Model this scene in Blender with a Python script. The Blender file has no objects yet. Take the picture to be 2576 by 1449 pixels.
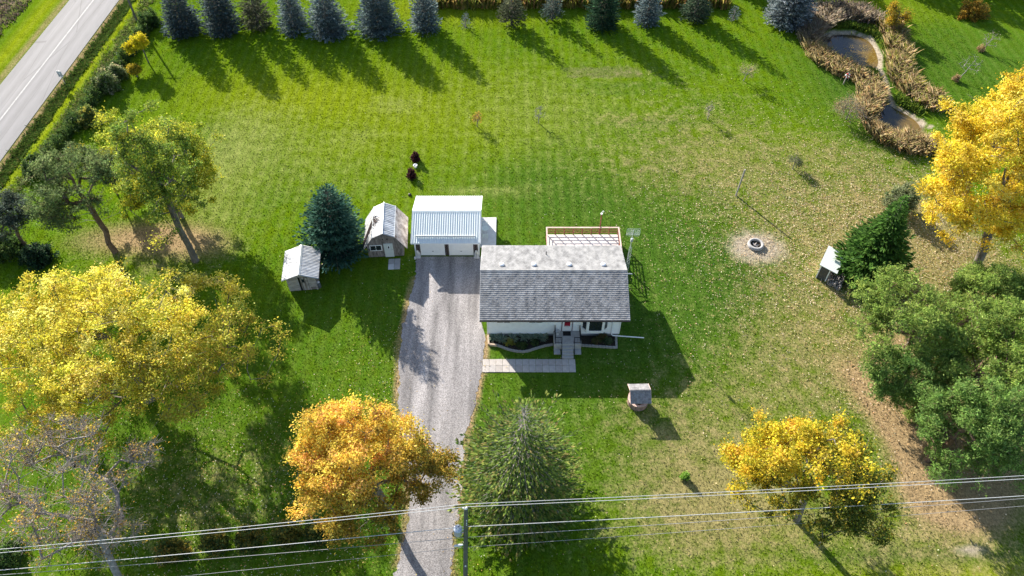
import bpy, bmesh, math, random
import numpy as np
from mathutils import Vector, Matrix

# ------------------------------------------------------------------ camera, sky, sun, exposure
S = bpy.context.scene
COL = S.collection
R = math.radians
FOCAL, PITCH, CAMZ = 1900.0, 50.0, 57.15      # focal length in pixels of a 2576 px wide frame
cd = bpy.data.cameras.new("camera"); cam = bpy.data.objects.new("camera", cd); COL.objects.link(cam)
cam.location = (0, 0, CAMZ); cam.rotation_euler = (R(90 - PITCH), 0, 0)
cd.sensor_width = 36.0; cd.lens = 36.0 * FOCAL / 2576.0; cd.clip_end = 6000; cd.clip_start = 0.5
S.camera = cam

SUN_EL, SHADOW_AZ = 25.0, 146.5               # shadows run towards this bearing (clockwise from +Y)
W = bpy.data.worlds.new("World"); S.world = W; W.use_nodes = True
wn = W.node_tree.nodes; wl = W.node_tree.links
sky = wn.new("ShaderNodeTexSky"); sky.sky_type = 'NISHITA'; sky.sun_disc = False
sky.sun_elevation = R(SUN_EL); sky.sun_rotation = R(SHADOW_AZ + 180)
bg = wn.get("Background"); bg.inputs[1].default_value = 0.088
wl.new(sky.outputs[0], bg.inputs[0])
ld = bpy.data.lights.new("sun", 'SUN'); ld.energy = 4.3; ld.angle = R(0.5); ld.color = (1.0, 0.93, 0.82)
sun = bpy.data.objects.new("sun", ld); COL.objects.link(sun)
sdir = Vector((math.sin(R(SHADOW_AZ)) * math.cos(R(SUN_EL)), math.cos(R(SHADOW_AZ)) * math.cos(R(SUN_EL)), -math.sin(R(SUN_EL))))
sun.rotation_euler = sdir.to_track_quat('-Z', 'Y').to_euler(); sun.location = (-40, 60, 60)
S.view_settings.view_transform = 'Standard'; S.view_settings.look = 'None'
S.view_settings.exposure = 1.65; S.view_settings.gamma = 1.0
S.view_settings.use_curve_mapping = False

rng = np.random.default_rng(7)
random.seed(7)

_cp, _sp = math.cos(R(PITCH)), math.sin(R(PITCH))
def at(x, y, z=0.0):
    """survey: the ground (or height z) point seen at photo position x, y (2576 x 1449)"""
    dx, dv = x - 1288.0, y - 724.5
    d = (dx, _cp * FOCAL - _sp * dv, -_sp * FOCAL - _cp * dv)
    t = (z - CAMZ) / d[2]
    return Vector((d[0] * t, d[1] * t, z))

# ------------------------------------------------------------------ materials
MATS = {}
def mat(name, c, var=0.2, scale=6.0, rough=0.8, bump=0.0, metal=0.0, stretch=(1, 1, 1), c2=None, spec=0.3, coord='Object'):
    if name in MATS: return MATS[name]
    m = bpy.data.materials.new(name); m.use_nodes = True
    nt = m.node_tree; n = nt.nodes; l = nt.links
    p = n["Principled BSDF"]
    p.inputs["Roughness"].default_value = rough; p.inputs["Metallic"].default_value = metal
    p.inputs["Specular IOR Level"].default_value = spec
    tc = n.new("ShaderNodeTexCoord"); mp = n.new("ShaderNodeMapping"); mp.inputs["Scale"].default_value = stretch
    if coord == 'World':
        gw = n.new("ShaderNodeNewGeometry"); l.new(gw.outputs["Position"], mp.inputs[0])
    else: l.new(tc.outputs[coord], mp.inputs[0])
    nz = n.new("ShaderNodeTexNoise"); nz.inputs["Scale"].default_value = scale; nz.inputs["Detail"].default_value = 6
    nz.inputs["Roughness"].default_value = 0.65
    l.new(mp.outputs[0], nz.inputs["Vector"])
    rp = n.new("ShaderNodeValToRGB")
    a = [max(0, x * (1 - var)) for x in c]; b = [min(1, x * (1 + var)) for x in (c if c2 is None else c2)]
    rp.color_ramp.elements[0].position = 0.32; rp.color_ramp.elements[1].position = 0.68
    rp.color_ramp.elements[0].color = (*a, 1); rp.color_ramp.elements[1].color = (*b, 1)
    l.new(nz.outputs[0], rp.inputs[0]); l.new(rp.outputs[0], p.inputs["Base Color"])
    if bump:
        bp = n.new("ShaderNodeBump"); bp.inputs["Strength"].default_value = bump; bp.inputs["Distance"].default_value = 0.02
        l.new(nz.outputs[0], bp.inputs["Height"]); l.new(bp.outputs[0], p.inputs["Normal"])
    MATS[name] = m
    return m

def leaf_mat(name, translucency=0.45, gloss=0.008):
    """leaf colour comes from each leaf's own colour attribute"""
    if name in MATS: return MATS[name]
    m = bpy.data.materials.new(name); m.use_nodes = True
    nt = m.node_tree; n = nt.nodes; l = nt.links
    n.remove(n["Principled BSDF"]); out = n["Material Output"]
    at_ = n.new("ShaderNodeAttribute"); at_.attribute_name = "col"
    d = n.new("ShaderNodeBsdfDiffuse"); t = n.new("ShaderNodeBsdfTranslucent"); g = n.new("ShaderNodeBsdfGlossy")
    g.inputs["Roughness"].default_value = 0.45
    mx = n.new("ShaderNodeMixShader"); mx.inputs[0].default_value = translucency
    mg = n.new("ShaderNodeMixShader"); mg.inputs[0].default_value = gloss
    for b in (d, t): l.new(at_.outputs["Color"], b.inputs[0])
    l.new(d.outputs[0], mx.inputs[1]); l.new(t.outputs[0], mx.inputs[2])
    l.new(mx.outputs[0], mg.inputs[1]); l.new(g.outputs[0], mg.inputs[2])
    l.new(mg.outputs[0], out.inputs[0])
    MATS[name] = m
    return m

M_LEAF = leaf_mat("broad_leaf", 0.48)
M_NEEDLE = leaf_mat("needle_leaf", 0.48, 0.004)
M_GRASSY = leaf_mat("dry_grass_leaf", 0.4)
M_BARK = mat("bark", (0.15, 0.13, 0.11), 0.5, 5, 0.95, 0.5, stretch=(1, 1, 0.25))
M_BARKGREY = mat("grey_bark", (0.24, 0.22, 0.205), 0.35, 6, 0.95, 0.4, stretch=(1, 1, 0.3))
M_BARKRED = mat("reddish_bark", (0.15, 0.095, 0.065), 0.4, 6, 0.95, 0.4, stretch=(1, 1, 0.3))

# ------------------------------------------------------------------ object helpers
def tag(o, label=None, cat=None, group=None, kind=None):
    if label: o["label"] = label
    if cat: o["category"] = cat
    if group: o["group"] = group
    if kind: o["kind"] = kind
    return o

def thing(name, label, cat, loc=(0, 0, 0), rz=0.0, group=None):
    o = bpy.data.objects.new(name, None); COL.objects.link(o)
    o.location = loc; o.rotation_euler = (0, 0, rz); o.empty_display_size = 0.3
    return tag(o, label, cat, group)

def link(name, me, m=None, parent=None, loc=None):
    o = bpy.data.objects.new(name, me); COL.objects.link(o)
    if m is not None and len(me.materials) == 0: me.materials.append(m)
    if parent is not None: o.parent = parent
    if loc is not None: o.location = loc
    return o

class MB:
    """collects simple shapes and links them as ONE mesh"""
    def __init__(s): s.v = []; s.f = []
    def poly(s, pts):
        b = len(s.v); s.v += [tuple(p) for p in pts]; s.f.append(tuple(range(b, b + len(pts)))); return s
    def box(s, x0, x1, y0, y1, z0, z1, mtx=None):
        b = len(s.v)
        p = [Vector(q) for q in ((x0, y0, z0), (x1, y0, z0), (x1, y1, z0), (x0, y1, z0), (x0, y0, z1), (x1, y0, z1), (x1, y1, z1), (x0, y1, z1))]
        if mtx is not None: p = [mtx @ q for q in p]
        s.v += [tuple(q) for q in p]
        for q in ((0, 3, 2, 1), (4, 5, 6, 7), (0, 1, 5, 4), (1, 2, 6, 5), (2, 3, 7, 6), (3, 0, 4, 7)):
            s.f.append(tuple(b + i for i in q))
        return s
    def bar(s, p, q, w=0.05, h=None):
        """box beam from p to q"""
        p = Vector(p); q = Vector(q); d = q - p; L = d.length
        if L < 1e-6: return s
        h = w if h is None else h
        rot = d.to_track_quat('X', 'Z').to_matrix().to_4x4(); rot.translation = p
        return s.box(0, L, -w / 2, w / 2, -h / 2, h / 2, rot)
    def tube(s, pts, r, n=8, cap=True):
        pts = [Vector(p) for p in pts]; rs = r if isinstance(r, (list, tuple)) else [r] * len(pts)
        rings = []
        for i, p in enumerate(pts):
            d = (pts[min(i + 1, len(pts) - 1)] - pts[max(i - 1, 0)]).normalized()
            u = d.orthogonal().normalized() if i == 0 else (rings[-1][1] - d * rings[-1][1].dot(d)).normalized()
            w = d.cross(u); b = len(s.v)
            for k in range(n):
                a = 2 * math.pi * k / n
                s.v.append(tuple(p + (u * math.cos(a) + w * math.sin(a)) * rs[i]))
            rings.append((b, u))
        for i in range(len(rings) - 1):
            a, b = rings[i][0], rings[i + 1][0]
            for k in range(n): s.f.append((a + k, a + (k + 1) % n, b + (k + 1) % n, b + k))
        if cap:
            s.f.append(tuple(rings[0][0] + k for k in reversed(range(n)))); s.f.append(tuple(rings[-1][0] + k for k in range(n)))
        return s
    def lathe(s, prof, n=20, c=(0, 0, 0), caps=True):
        b = len(s.v)
        for r, z in prof:
            for k in range(n):
                a = 2 * math.pi * k / n; s.v.append((c[0] + r * math.cos(a), c[1] + r * math.sin(a), c[2] + z))
        for i in range(len(prof) - 1):
            for k in range(n):
                s.f.append((b + i * n + k, b + i * n + (k + 1) % n, b + (i + 1) * n + (k + 1) % n, b + (i + 1) * n + k))
        if not caps: return s
        s.f.append(tuple(b + k for k in reversed(range(n)))); e = b + (len(prof) - 1) * n
        s.f.append(tuple(e + k for k in range(n)))
        return s
    def prism(s, outline, y0, y1, axis='y'):
        """outline in (x,z) extruded along y, or (x,y) along z"""
        f = (lambda p, t: (p[0], t, p[1])) if axis == 'y' else ((lambda p, t: (p[0], p[1], t)) if axis == 'z' else (lambda p, t: (t, p[0], p[1])))
        n = len(outline); b = len(s.v)
        s.v += [f(p, y0) for p in outline] + [f(p, y1) for p in outline]
        s.f.append(tuple(b + i for i in range(n))); s.f.append(tuple(b + n + i for i in reversed(range(n))))
        for i in range(n):
            j = (i + 1) % n; s.f.append((b + i, b + n + i, b + n + j, b + j))
        return s
    def mesh(s, name, fix=True):
        me = bpy.data.meshes.new(name); me.from_pydata(s.v, [], s.f)
        if fix:
            bm = bmesh.new(); bm.from_mesh(me); bmesh.ops.recalc_face_normals(bm, faces=bm.faces); bm.to_mesh(me); bm.free()
        me.update(); return me
    def build(s, name, m, parent=None, bevel=0.0, smooth=False):
        me = s.mesh(name)
        if smooth: me.polygons.foreach_set("use_smooth", [True] * len(me.polygons))
        o = link(name, me, m, parent)
        if bevel:
            b = o.modifiers.new("edge", 'BEVEL'); b.width = bevel; b.segments = 1; b.limit_method = 'ANGLE'
        return o

def np_mesh(name, verts, faces, col=None):
    """verts N x 3, faces M x k (all the same k), col N x 3 -> 'col' attribute"""
    verts = np.asarray(verts, dtype=np.float32); faces = np.asarray(faces, dtype=np.int32)
    me = bpy.data.meshes.new(name); k = faces.shape[1]
    me.vertices.add(len(verts)); me.vertices.foreach_set("co", verts.ravel())
    me.loops.add(faces.size); me.loops.foreach_set("vertex_index", faces.ravel())
    me.polygons.add(len(faces)); me.polygons.foreach_set("loop_start", np.arange(0, faces.size, k, dtype=np.int32))
    me.update(calc_edges=True)
    if col is not None:
        a = me.attributes.new("col", 'FLOAT_COLOR', 'POINT')
        c4 = np.ones((len(verts), 4), np.float32); c4[:, :3] = col; a.data.foreach_set("color", c4.ravel())
    return me

def unit(a): return a / np.maximum(np.linalg.norm(a, axis=1, keepdims=True), 1e-9)

def kites(c, tdir, ndir, length, width):
    """flat kite-shaped leaves: centres, tip direction, normal"""
    t = unit(tdir); b = unit(np.cross(ndir, t)); N = len(c)
    L = np.broadcast_to(np.asarray(length, float).reshape(-1, 1), (N, 1)); Wd = np.broadcast_to(np.asarray(width, float).reshape(-1, 1), (N, 1))
    nn = unit(np.cross(t, b))
    v = np.stack([c - t * L * .5, c + b * Wd * .5 + t * L * .05 + nn * Wd * .12, c + t * L * .5, c - b * Wd * .5 + t * L * .05 + nn * Wd * .12], 1).reshape(-1, 3)
    f = np.arange(4 * N).reshape(N, 4)
    return v, f

def frusta(p0, p1, r0, r1, n=5):
    p0 = np.asarray(p0, float); p1 = np.asarray(p1, float); N = len(p0)
    d = unit(p1 - p0); ref = np.where(np.abs(d[:, 2:3]) > .9, np.array([[1., 0, 0]]), np.array([[0, 0, 1.]]))
    u = unit(np.cross(d, ref)); w = np.cross(d, u)
    a = np.arange(n) * 2 * math.pi / n
    ring = u[:, None, :] * np.cos(a)[None, :, None] + w[:, None, :] * np.sin(a)[None, :, None]
    v = np.concatenate([p0[:, None] + ring * np.reshape(r0, (-1, 1, 1)), p1[:, None] + ring * np.reshape(r1, (-1, 1, 1))], 1).reshape(-1, 3)
    k = np.arange(n); k2 = (k + 1) % n
    q = np.stack([k, k2, n + k2, n + k], 1)
    f = (np.arange(N)[:, None, None] * 2 * n + q[None]).reshape(-1, 4)
    return v, f

def pick(pal, n, r, jitter=0.18):
    cols = np.array([p[:3] for p in pal]); w = np.array([p[3] for p in pal]); w = w / w.sum()
    c = cols[r.choice(len(pal), n, p=w)]
    return np.clip(c * (1 + r.normal(0, jitter, (n, 1))) * (1 + r.normal(0, jitter * .25, (n, 3))), 0.002, 0.95)

# ------------------------------------------------------------------ trees
def skeleton(trunk, clumps, r, r0, tip=0.012, bend=0.12, low=0.55, frac=.35):
    """trunk: list of points; every clump is joined to the nearest lower node"""
    nodes = [np.array(p, float) for p in trunk]; par = [max(0, i - 1) for i in range(len(trunk))]; par[0] = -1
    top = nodes[-1]; first = max(1, int(len(trunk) * frac))
    cen = np.mean(np.array(trunk[first:]), 0)
    order = np.argsort(np.linalg.norm(clumps - cen, axis=1))
    arr = np.zeros((len(trunk) + len(clumps) * 8, 3)); n = len(nodes); arr[:n] = nodes
    leafs = []
    for i in order:
        c = clumps[i]; a = arr[first:n]
        d = np.linalg.norm(a - c, axis=1) + low * np.maximum(0, a[:, 2] - c[2] + .25 * np.linalg.norm(a[:, :2] - c[:2], axis=1)) * 2
        j = first + int(np.argmin(d)); p = arr[j].copy(); L = np.linalg.norm(c - p); k = min(6, max(1, int(L / 0.9)))
        prev = j
        for s in range(1, k + 1):
            t = s / k; q = p + (c - p) * t
            if s < k:
                q = q + r.normal(0, bend * L / k, 3); q[2] += -.10 * L * math.sin(math.pi * t)
            arr[n] = q; par.append(prev); prev = n; n += 1
        leafs.append(prev)
    cnt = np.zeros(n); cnt[leafs] += 1
    for i in range(n - 1, 0, -1):
        if par[i] >= 0: cnt[par[i]] += cnt[i]
    rad = np.maximum(tip, r0 * (np.maximum(cnt, .3) / max(cnt[0], 1)) ** .48)
    par = np.array(par); idx = np.arange(1, n)
    return arr[:n], par, rad, idx

def limb_meshes(name, arr, par, rad, ntr, root, bark, loc):
    """trunk part and limbs part"""
    idx = np.arange(1, len(arr)); tr = idx[idx < ntr]; li = idx[idx >= ntr]
    z = np.linspace(1.25, 1.0, len(tr)) if len(tr) else []
    v, f = frusta(arr[par[tr]] - loc, arr[tr] - loc, np.array([max(rad[par[i]], .05) for i in tr]) * np.where(tr == 1, 1.25, 1.0), rad[tr], 9)
    link("trunk", np_mesh(name + "_trunk", v, f), bark, root)
    if len(li):
        rp = np.minimum(rad[par[li]], rad[li] * 1.6)
        v, f = frusta(arr[par[li]] - loc, arr[li] - loc, rp, rad[li], 5)
        link("limbs", np_mesh(name + "_limbs", v, f), bark, root)

def lobes_clumps(center, rad, nl, per, r, lobe=0.42, shell=0.75, zlow=-1.0, rough=.22):
    """clump centres on the outside of many sub-lobes set through an ellipsoid crown"""
    d = unit(r.normal(0, 1, (nl * 4, 3))); d = d[d[:, 2] > zlow][:nl]
    ph = r.uniform(0, 6.28, 3); az = np.arctan2(d[:, 1], d[:, 0])[:, None]
    lc = d * (r.uniform(.40, 1.0, (len(d), 1)) ** .55) * (1 - lobe * .62) * (1 + rough * np.sin(3 * az + ph[0]) * .6 + rough * np.sin(5 * az + 2.3 * d[:, 2:3] + ph[1]) * .5)
    out = []
    for c in lc:
        s = lobe * r.uniform(.5, 1.3)
        q = unit(r.normal(0, 1, (per, 3)) + np.array([0, 0, .35])) * r.uniform(shell, 1.0, (per, 1)) * s
        out.append(c + q)
    return np.concatenate(out) * np.array(rad) + np.array(center)

def leaf_cloud(clumps, per, sigma, size, pal, r, colour_fn=None, up=0.85, aspect=.65, drop=0.0):
    per = int(per * 1.5); size = size * .84; N = len(clumps) * per
    c = np.repeat(clumps, per, 0) + r.normal(0, 1, (N, 3)) * np.array(sigma) * np.repeat(r.uniform(.45, 1.0, (len(clumps), 1)), per, 0)
    c[:, 2] -= drop * np.abs(r.normal(0, 1, N))
    n = unit(r.normal(0, .8, (N, 3)) + np.array([0, 0, up])); t = r.normal(0, 1, (N, 3)); t -= n * (t * n).sum(1, keepdims=True)
    L = size * r.uniform(.38, 1.5, N)
    v, f = kites(c, t, n, L, L * aspect)
    cc = np.repeat(pick(pal, len(clumps), r, .22), per, 0); col = pick(pal, N, r)
    mine = r.random(N) < .62; col[mine] = cc[mine] * (1 + r.normal(0, .10, (int(mine.sum()), 1)))
    if colour_fn is not None: col = colour_fn(c, col, r)
    return v, f, np.repeat(col, 4, 0)

def broadleaf(name, label, base, center, rad, r0, pal, seed, nl=16, per=22, leaves=110, rough=.22, sigma=.42, size=.26, group=None, cat="tree",
              trunk_top=None, bark=None, lobe=.42, colour_fn=None, zlow=-.6, thin=0.0, low=.55, crown="crown"):
    r = np.random.default_rng(seed); base = np.array(base, float); center = np.array(center, float); rad = np.array(rad, float)
    cl = lobes_clumps(center, rad, nl, per, r, lobe, zlow=zlow, rough=rough)
    top = center + np.array([0, 0, rad[2] * (.25 if trunk_top is None else trunk_top)])
    k = 9; tp = []
    for i in range(k):
        t = i / (k - 1); p = base + (top - base) * np.array([t ** 1.3, t ** 1.3, t]); p[:2] += r.normal(0, .05 * r0 * 3 * (0 < i), 2); tp.append(p)
    arr, par, rd, idx = skeleton(tp, cl, r, r0, low=low)
    root = thing(name, label, cat, tuple(base), 0, group)
    limb_meshes(name, arr, par, rd, k, root, bark or M_BARK, base)
    keep = cl[r.random(len(cl)) > thin]
    v, f, c = leaf_cloud(keep, leaves, sigma, size, pal, r, colour_fn)
    link(crown, np_mesh(name + "_crown", v - base, f, c), M_LEAF, root)
    return root

def spruce_mesh(name, h, rad, r, pal, dens=1.0, spray=.42, droop=.18, gap=0.0, shape=1.0, z0=.12, tipcol=None, tipfrac=.25, irreg=.12, step=1.0, narrow=1.0, fewer=1.0, limb=1.0):
    """branches in whorls, each branch carrying flat needle sprays"""
    C = []; T = []; Nn = []; LL = []; CC = []; bp0 = []; bp1 = []; br = []
    z = z0; lev = 0
    while z < h * .985:
        t = z / h; rr = rad * (1 - t) ** shape * (1 + r.normal(0, irreg)) + .06
        if t < .12: rr *= .8 + 1.6 * t
        nb = max(4, int(((2 * math.pi * rr / .42) * dens * .8 + 2) * fewer))
        a0 = r.uniform(0, 6.28)
        for b in range(nb):
            if r.random() < gap: continue
            a = a0 + 2 * math.pi * (b + r.uniform(-.35, .35)) / nb
            L = rr * r.uniform(.78, 1.12); o = np.array([math.cos(a), math.sin(a), 0])
            zz = z + r.uniform(-.12, .12)
            rise = L * (.55 * t - droop * (1 - t))
            ns = max(3, int(L / .16 * dens))
            s = np.sort(r.uniform(.18, 1.0, ns) ** .75); s[-1] = 1.0
            p = o[None] * (s * L)[:, None]; p[:, 2] = zz + rise * s + .10 * L * s ** 3
            side = np.array([-o[1], o[0], 0]); sg = r.choice([-1, 1], ns)
            ang = r.uniform(.15, .95, ns) * (1 - .6 * s)
            td = o[None] * np.cos(ang)[:, None] + side[None] * (np.sin(ang) * sg)[:, None]
            td[:, 2] = r.normal(-.10, .25, ns) + .25 * s
            p = p + side[None] * (sg * r.uniform(0, .16, ns) * narrow)[:, None] + td * .12
            C.append(p); T.append(td); Nn.append(np.array([0, 0, 1.]) + r.normal(0, .45, (ns, 3))); LL.append(spray * r.uniform(.7, 1.25, ns) * (1 - .35 * t))
            c = pick(pal, ns, r, .16)
            if tipcol is not None:
                m = (s > .8) & (r.random(ns) < tipfrac * 2); c[m] = pick(tipcol, int(m.sum()), r, .12) if m.any() else c[m]
            CC.append(c)
            if b % 2 == 0 or fewer < 1:
                bp0.append([0, 0, zz]); bp1.append([o[0] * L * .85, o[1] * L * .85, zz + rise * .85]); br.append((.012 + .02 * L / max(rad, .1)) * limb)
        z += step * max(.13, (.30 - .12 * t) / max(dens, .6) ** .5); lev += 1
    # leader
    for k in range(6):
        C.append(np.array([[0, 0, h - .08 * k]])); a = r.uniform(0, 6.28); T.append(np.array([[math.cos(a) * .3, math.sin(a) * .3, 1.0]])); Nn.append(np.array([[math.sin(a), -math.cos(a), .1]])); LL.append(np.array([.3])); CC.append(pick(pal, 1, r))
    c = np.concatenate(C); v, f = kites(c, np.concatenate(T), np.concatenate(Nn), np.concatenate(LL), np.concatenate(LL) * .42)
    me = np_mesh(name + "_crown", v, f, np.repeat(np.concatenate(CC), 4, 0))
    bv, bf = frusta(np.array(bp0), np.array(bp1), np.array(br), np.array(br) * .3, 4)
    mb = np_mesh(name + "_limbs", bv, bf)
    zt = np.linspace(0, h * .97, 7); tr = np.maximum(.02, (.05 + .022 * h) * (1 - zt / h))
    tv, tf = frusta(np.stack([zt[:-1] * 0, zt[:-1] * 0, zt[:-1]], 1), np.stack([zt[1:] * 0, zt[1:] * 0, zt[1:]], 1), tr[:-1], tr[1:], 8)
    mt = np_mesh(name + "_trunk", tv, tf)
    return me, mb, mt

def spruce(name, label, base, h, rad, pal, seed, group=None, lean=(0, 0), bark=None, **kw):
    r = np.random.default_rng(seed)
    me, mb, mt = spruce_mesh(name, h, rad, r, pal, **kw)
    root = thing(name, label, "tree", tuple(base), 0, group)
    root.rotation_euler = (lean[0], lean[1], r.uniform(0, 6.28) if lean == (0, 0) else 0)
    link("trunk", mt, bark or M_BARK, root); link("limbs", mb, bark or M_BARK, root); link("crown", me, M_NEEDLE, root)
    return root

def needle_tufts(clumps, per, sigma, size, pal, r, width=.07, blades=7):
    N = len(clumps) * per
    c = np.repeat(clumps, per, 0) + r.normal(0, 1, (N, 3)) * np.array(sigma)
    ax = unit(r.normal(0, .6, (N, 3)) + np.array([0, 0, .8]))
    c3 = np.repeat(c, blades, 0); M = N * blades
    d = unit(np.repeat(ax, blades, 0) + r.normal(0, .65, (M, 3)))
    L = size * r.uniform(.7, 1.25, (M, 1)); s = unit(np.cross(d, r.normal(0, 1, (M, 3)))) * width
    v = np.stack([c3 - s * .5, c3 + s * .5, c3 + d * L], 1).reshape(-1, 3); f = np.arange(3 * M).reshape(M, 3)
    col = np.repeat(pick(pal, N, r, .2), blades * 3, 0)
    return v, f, col

def pine(name, label, base, center, rad, r0, pal, seed, nl=14, per=16, tufts=26, sigma=(.34, .34, .22), size=.24, group=None, bark=None, zlow=-.5, trunk_top=None, lobe=.4, dead=0):
    r = np.random.default_rng(seed); base = np.array(base, float); center = np.array(center, float); rad = np.array(rad, float)
    cl = lobes_clumps(center, rad, nl, per, r, lobe, shell=.6, zlow=zlow)
    top = center + np.array([0, 0, rad[2] * (.5 if trunk_top is None else trunk_top)])
    k = 9; tp = []
    for i in range(k):
        t = i / (k - 1); p = base + (top - base) * t; p[:2] += r.normal(0, .10 * (0 < i), 2); tp.append(p)
    arr, par, rd, idx = skeleton(tp, cl, r, r0, bend=.10, low=.2)
    root = thing(name, label, "tree", tuple(base), 0, group)
    limb_meshes(name, arr, par, rd, k, root, bark or M_BARKRED, base)
    v, f, c = leaf_cloud(cl, int(tufts * 2.2), sigma, size, pal, r, up=.7, aspect=.36)
    v2, f2, c2 = needle_tufts(cl, max(4, tufts // 3), np.array(sigma) * 1.05, size * 1.1, pal, r, blades=4)
    f2 = np.concatenate([f2, f2[:, 2:3]], 1) + len(v) if False else f2
    link("needle_tips", np_mesh(name + "_tips", v2 - base, f2, c2), M_NEEDLE, root)
    link("crown", np_mesh(name + "_crown", v - base, f, c), M_NEEDLE, root)
    if dead:
        q0 = []; q1 = []
        for i in range(dead):
            p = tp[r.integers(3, 7)]; a = r.uniform(0, 6.28); L = r.uniform(1.2, 3.0)
            e = p + np.array([math.cos(a) * L, math.sin(a) * L, r.uniform(-.2, .7)]); q0.append(p); q1.append(e)
            for j in range(3):
                s = p + (e - p) * r.uniform(.4, .9); q0.append(s); q1.append(s + r.normal(0, .35, 3))
        v, f = frusta(np.array(q0) - base, np.array(q1) - base, np.full(len(q0), .035), np.full(len(q0), .012), 4)
        link("dead_branches", np_mesh(name + "_dead", v, f), M_BARKGREY, root)
    return root

def shrub(name, label, base, rad, pal, seed, n=60, leaves=60, size=.16, sigma=.16, group=None, cat="shrub", m=None, stems=True, aspect=.6):
    r = np.random.default_rng(seed); base = np.array(base, float); rad = np.array(rad, float)
    d = unit(r.normal(0, 1, (n, 3))); d[:, 2] = np.abs(d[:, 2]); cl = d * r.uniform(.45, 1.0, (n, 1)) * rad + base + np.array([0, 0, .08])
    root = thing(name, label, cat, tuple(base), 0, group)
    v, f, c = leaf_cloud(cl, leaves, sigma, size, pal, r, aspect=aspect)
    v[:, 2] = np.maximum(v[:, 2], base[2] + .01)
    link("foliage", np_mesh(name + "_foliage", v - base, f, c), m or M_LEAF, root)
    if stems:
        p0 = np.repeat(base[None], n, 0) + r.normal(0, .06, (n, 3)) * np.array([1, 1, 0])
        v, f = frusta(p0 - base, cl - base, np.full(n, .022), np.full(n, .008), 4)
        link("stems", np_mesh(name + "_stems", v, f), M_BARK, root)
    return root

def bare_tree(name, label, base, h, spread, seed, r0=.08, tips=40, leafpal=None, leaves=0, bark=None, group=None, cat="tree", lean=(0, 0), size=.12, twig=.5, ntw=5):
    r = np.random.default_rng(seed); base = np.array(base, float)
    d = unit(r.normal(0, 1, (tips, 3)) + np.array([0, 0, .7])); d[:, 2] = np.abs(d[:, 2])
    cl = base + np.array([lean[0], lean[1], h * .45]) + d * r.uniform(.5, 1, (tips, 1)) * np.array([spread, spread, h * .55])
    k = 6; tp = [base + np.array([lean[0], lean[1], h * .6]) * (i / (k - 1)) + np.append(r.normal(0, .03 * (i > 0), 2), 0) for i in range(k)]
    arr, par, rd, idx = skeleton(tp, cl, r, r0, tip=.008, low=.7)
    root = thing(name, label, cat, tuple(base), 0, group)
    limb_meshes(name, arr, par, rd, k, root, bark or M_BARKGREY, base)
    tw0 = np.repeat(cl, ntw, 0); tw1 = tw0 + unit(r.normal(0, 1, tw0.shape) + np.repeat(unit(cl - tp[-1] + 1e-6), ntw, 0) * .9) * twig * r.uniform(.4, 1.1, (len(tw0), 1))
    v, f = frusta(tw0 - base, tw1 - base, np.full(len(tw0), .009 + r0 * .02), np.full(len(tw0), .004), 3)
    link("twigs", np_mesh(name + "_twigs", v, f), bark or M_BARKGREY, root)
    if leafpal:
        v, f, c = leaf_cloud(np.concatenate([cl, tw1]), max(1, leaves), twig * .35, size, leafpal, r)
        link("leaves", np_mesh(name + "_leaves", v - base, f, c), M_LEAF, root)
    return root
# ------------------------------------------------------------------ the ground: where it is lush, dry, littered
def poly_w(pts, z=0.0): return np.array([at(x, y, z)[:2] for x, y in pts])
def pip(X, Y, P):
    ins = np.zeros(X.shape, bool); n = len(P)
    for i in range(n):
        x0, y0 = P[i]; x1, y1 = P[(i + 1) % n]
        if y0 == y1: continue
        c = ((y0 > Y) != (y1 > Y)) & (X < (x1 - x0) * (Y - y0) / (y1 - y0) + x0); ins ^= c
    return ins
def pdist(X, Y, P, closed=True):
    d = np.full(X.shape, 1e9); n = len(P)
    for i in range(n if closed else n - 1):
        a = P[i]; b = P[(i + 1) % n]; ab = b - a; L = (ab ** 2).sum() + 1e-9
        t = np.clip(((X - a[0]) * ab[0] + (Y - a[1]) * ab[1]) / L, 0, 1)
        d = np.minimum(d, np.hypot(X - a[0] - t * ab[0], Y - a[1] - t * ab[1]))
    return d
def smooth(poly, it=2):
    P = np.array(poly, float)
    for _ in range(it):
        Q = np.roll(P, -1, 0); P = np.stack([P * .75 + Q * .25, P * .25 + Q * .75], 1).reshape(-1, 2)
    return P
def z4(pts): return [(1945.4 + x / 3, y / 3) for x, y in pts]
POND1 = smooth(poly_w(z4([(375, 300), (425, 258), (530, 240), (640, 252), (715, 280), (760, 330), (790, 400), (800, 470), (770, 505), (690, 505), (600, 478), (510, 448), (430, 400), (385, 345)])))
POND2 = smooth(poly_w(z4([(870, 760), (920, 800), (1000, 840), (1070, 880), (1125, 945), (1120, 985), (1060, 1002), (980, 998), (850, 985), (780, 962), (762, 910), (800, 850), (835, 790)])))
BANK = poly_w(z4([(380, 262), (470, 226), (600, 230), (720, 268), (775, 330), (812, 420), (805, 520), (850, 640), (872, 720), (930, 800), (1060, 862), (1150, 935), (1215, 965)]))
ROAD_L0, ROAD_DIR = np.array([-64.35, 102.56]), np.array([0.0495, 1.0])
def road_x(Y): return -57.05 + (Y - 102.56) * .0495          # x of the road's near edge
ROAD_W = 7.2
DRIVE_L = [(1047, 646), (1042, 700), (1024, 780), (1006, 860), (1001, 930), (1002, 1010), (1010, 1090), (1022, 1180), (1030, 1270), (1022, 1350), (1000, 1420), (985, 1449), (960, 1560), (930, 1700)]
DRIVE_R = [(1209, 646), (1209, 805), (1222, 850), (1214, 930), (1192, 1020), (1174, 1090), (1162, 1180), (1150, 1280), (1137, 1340), (1133, 1400), (1135, 1449), (1140, 1560), (1150, 1700)]
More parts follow.
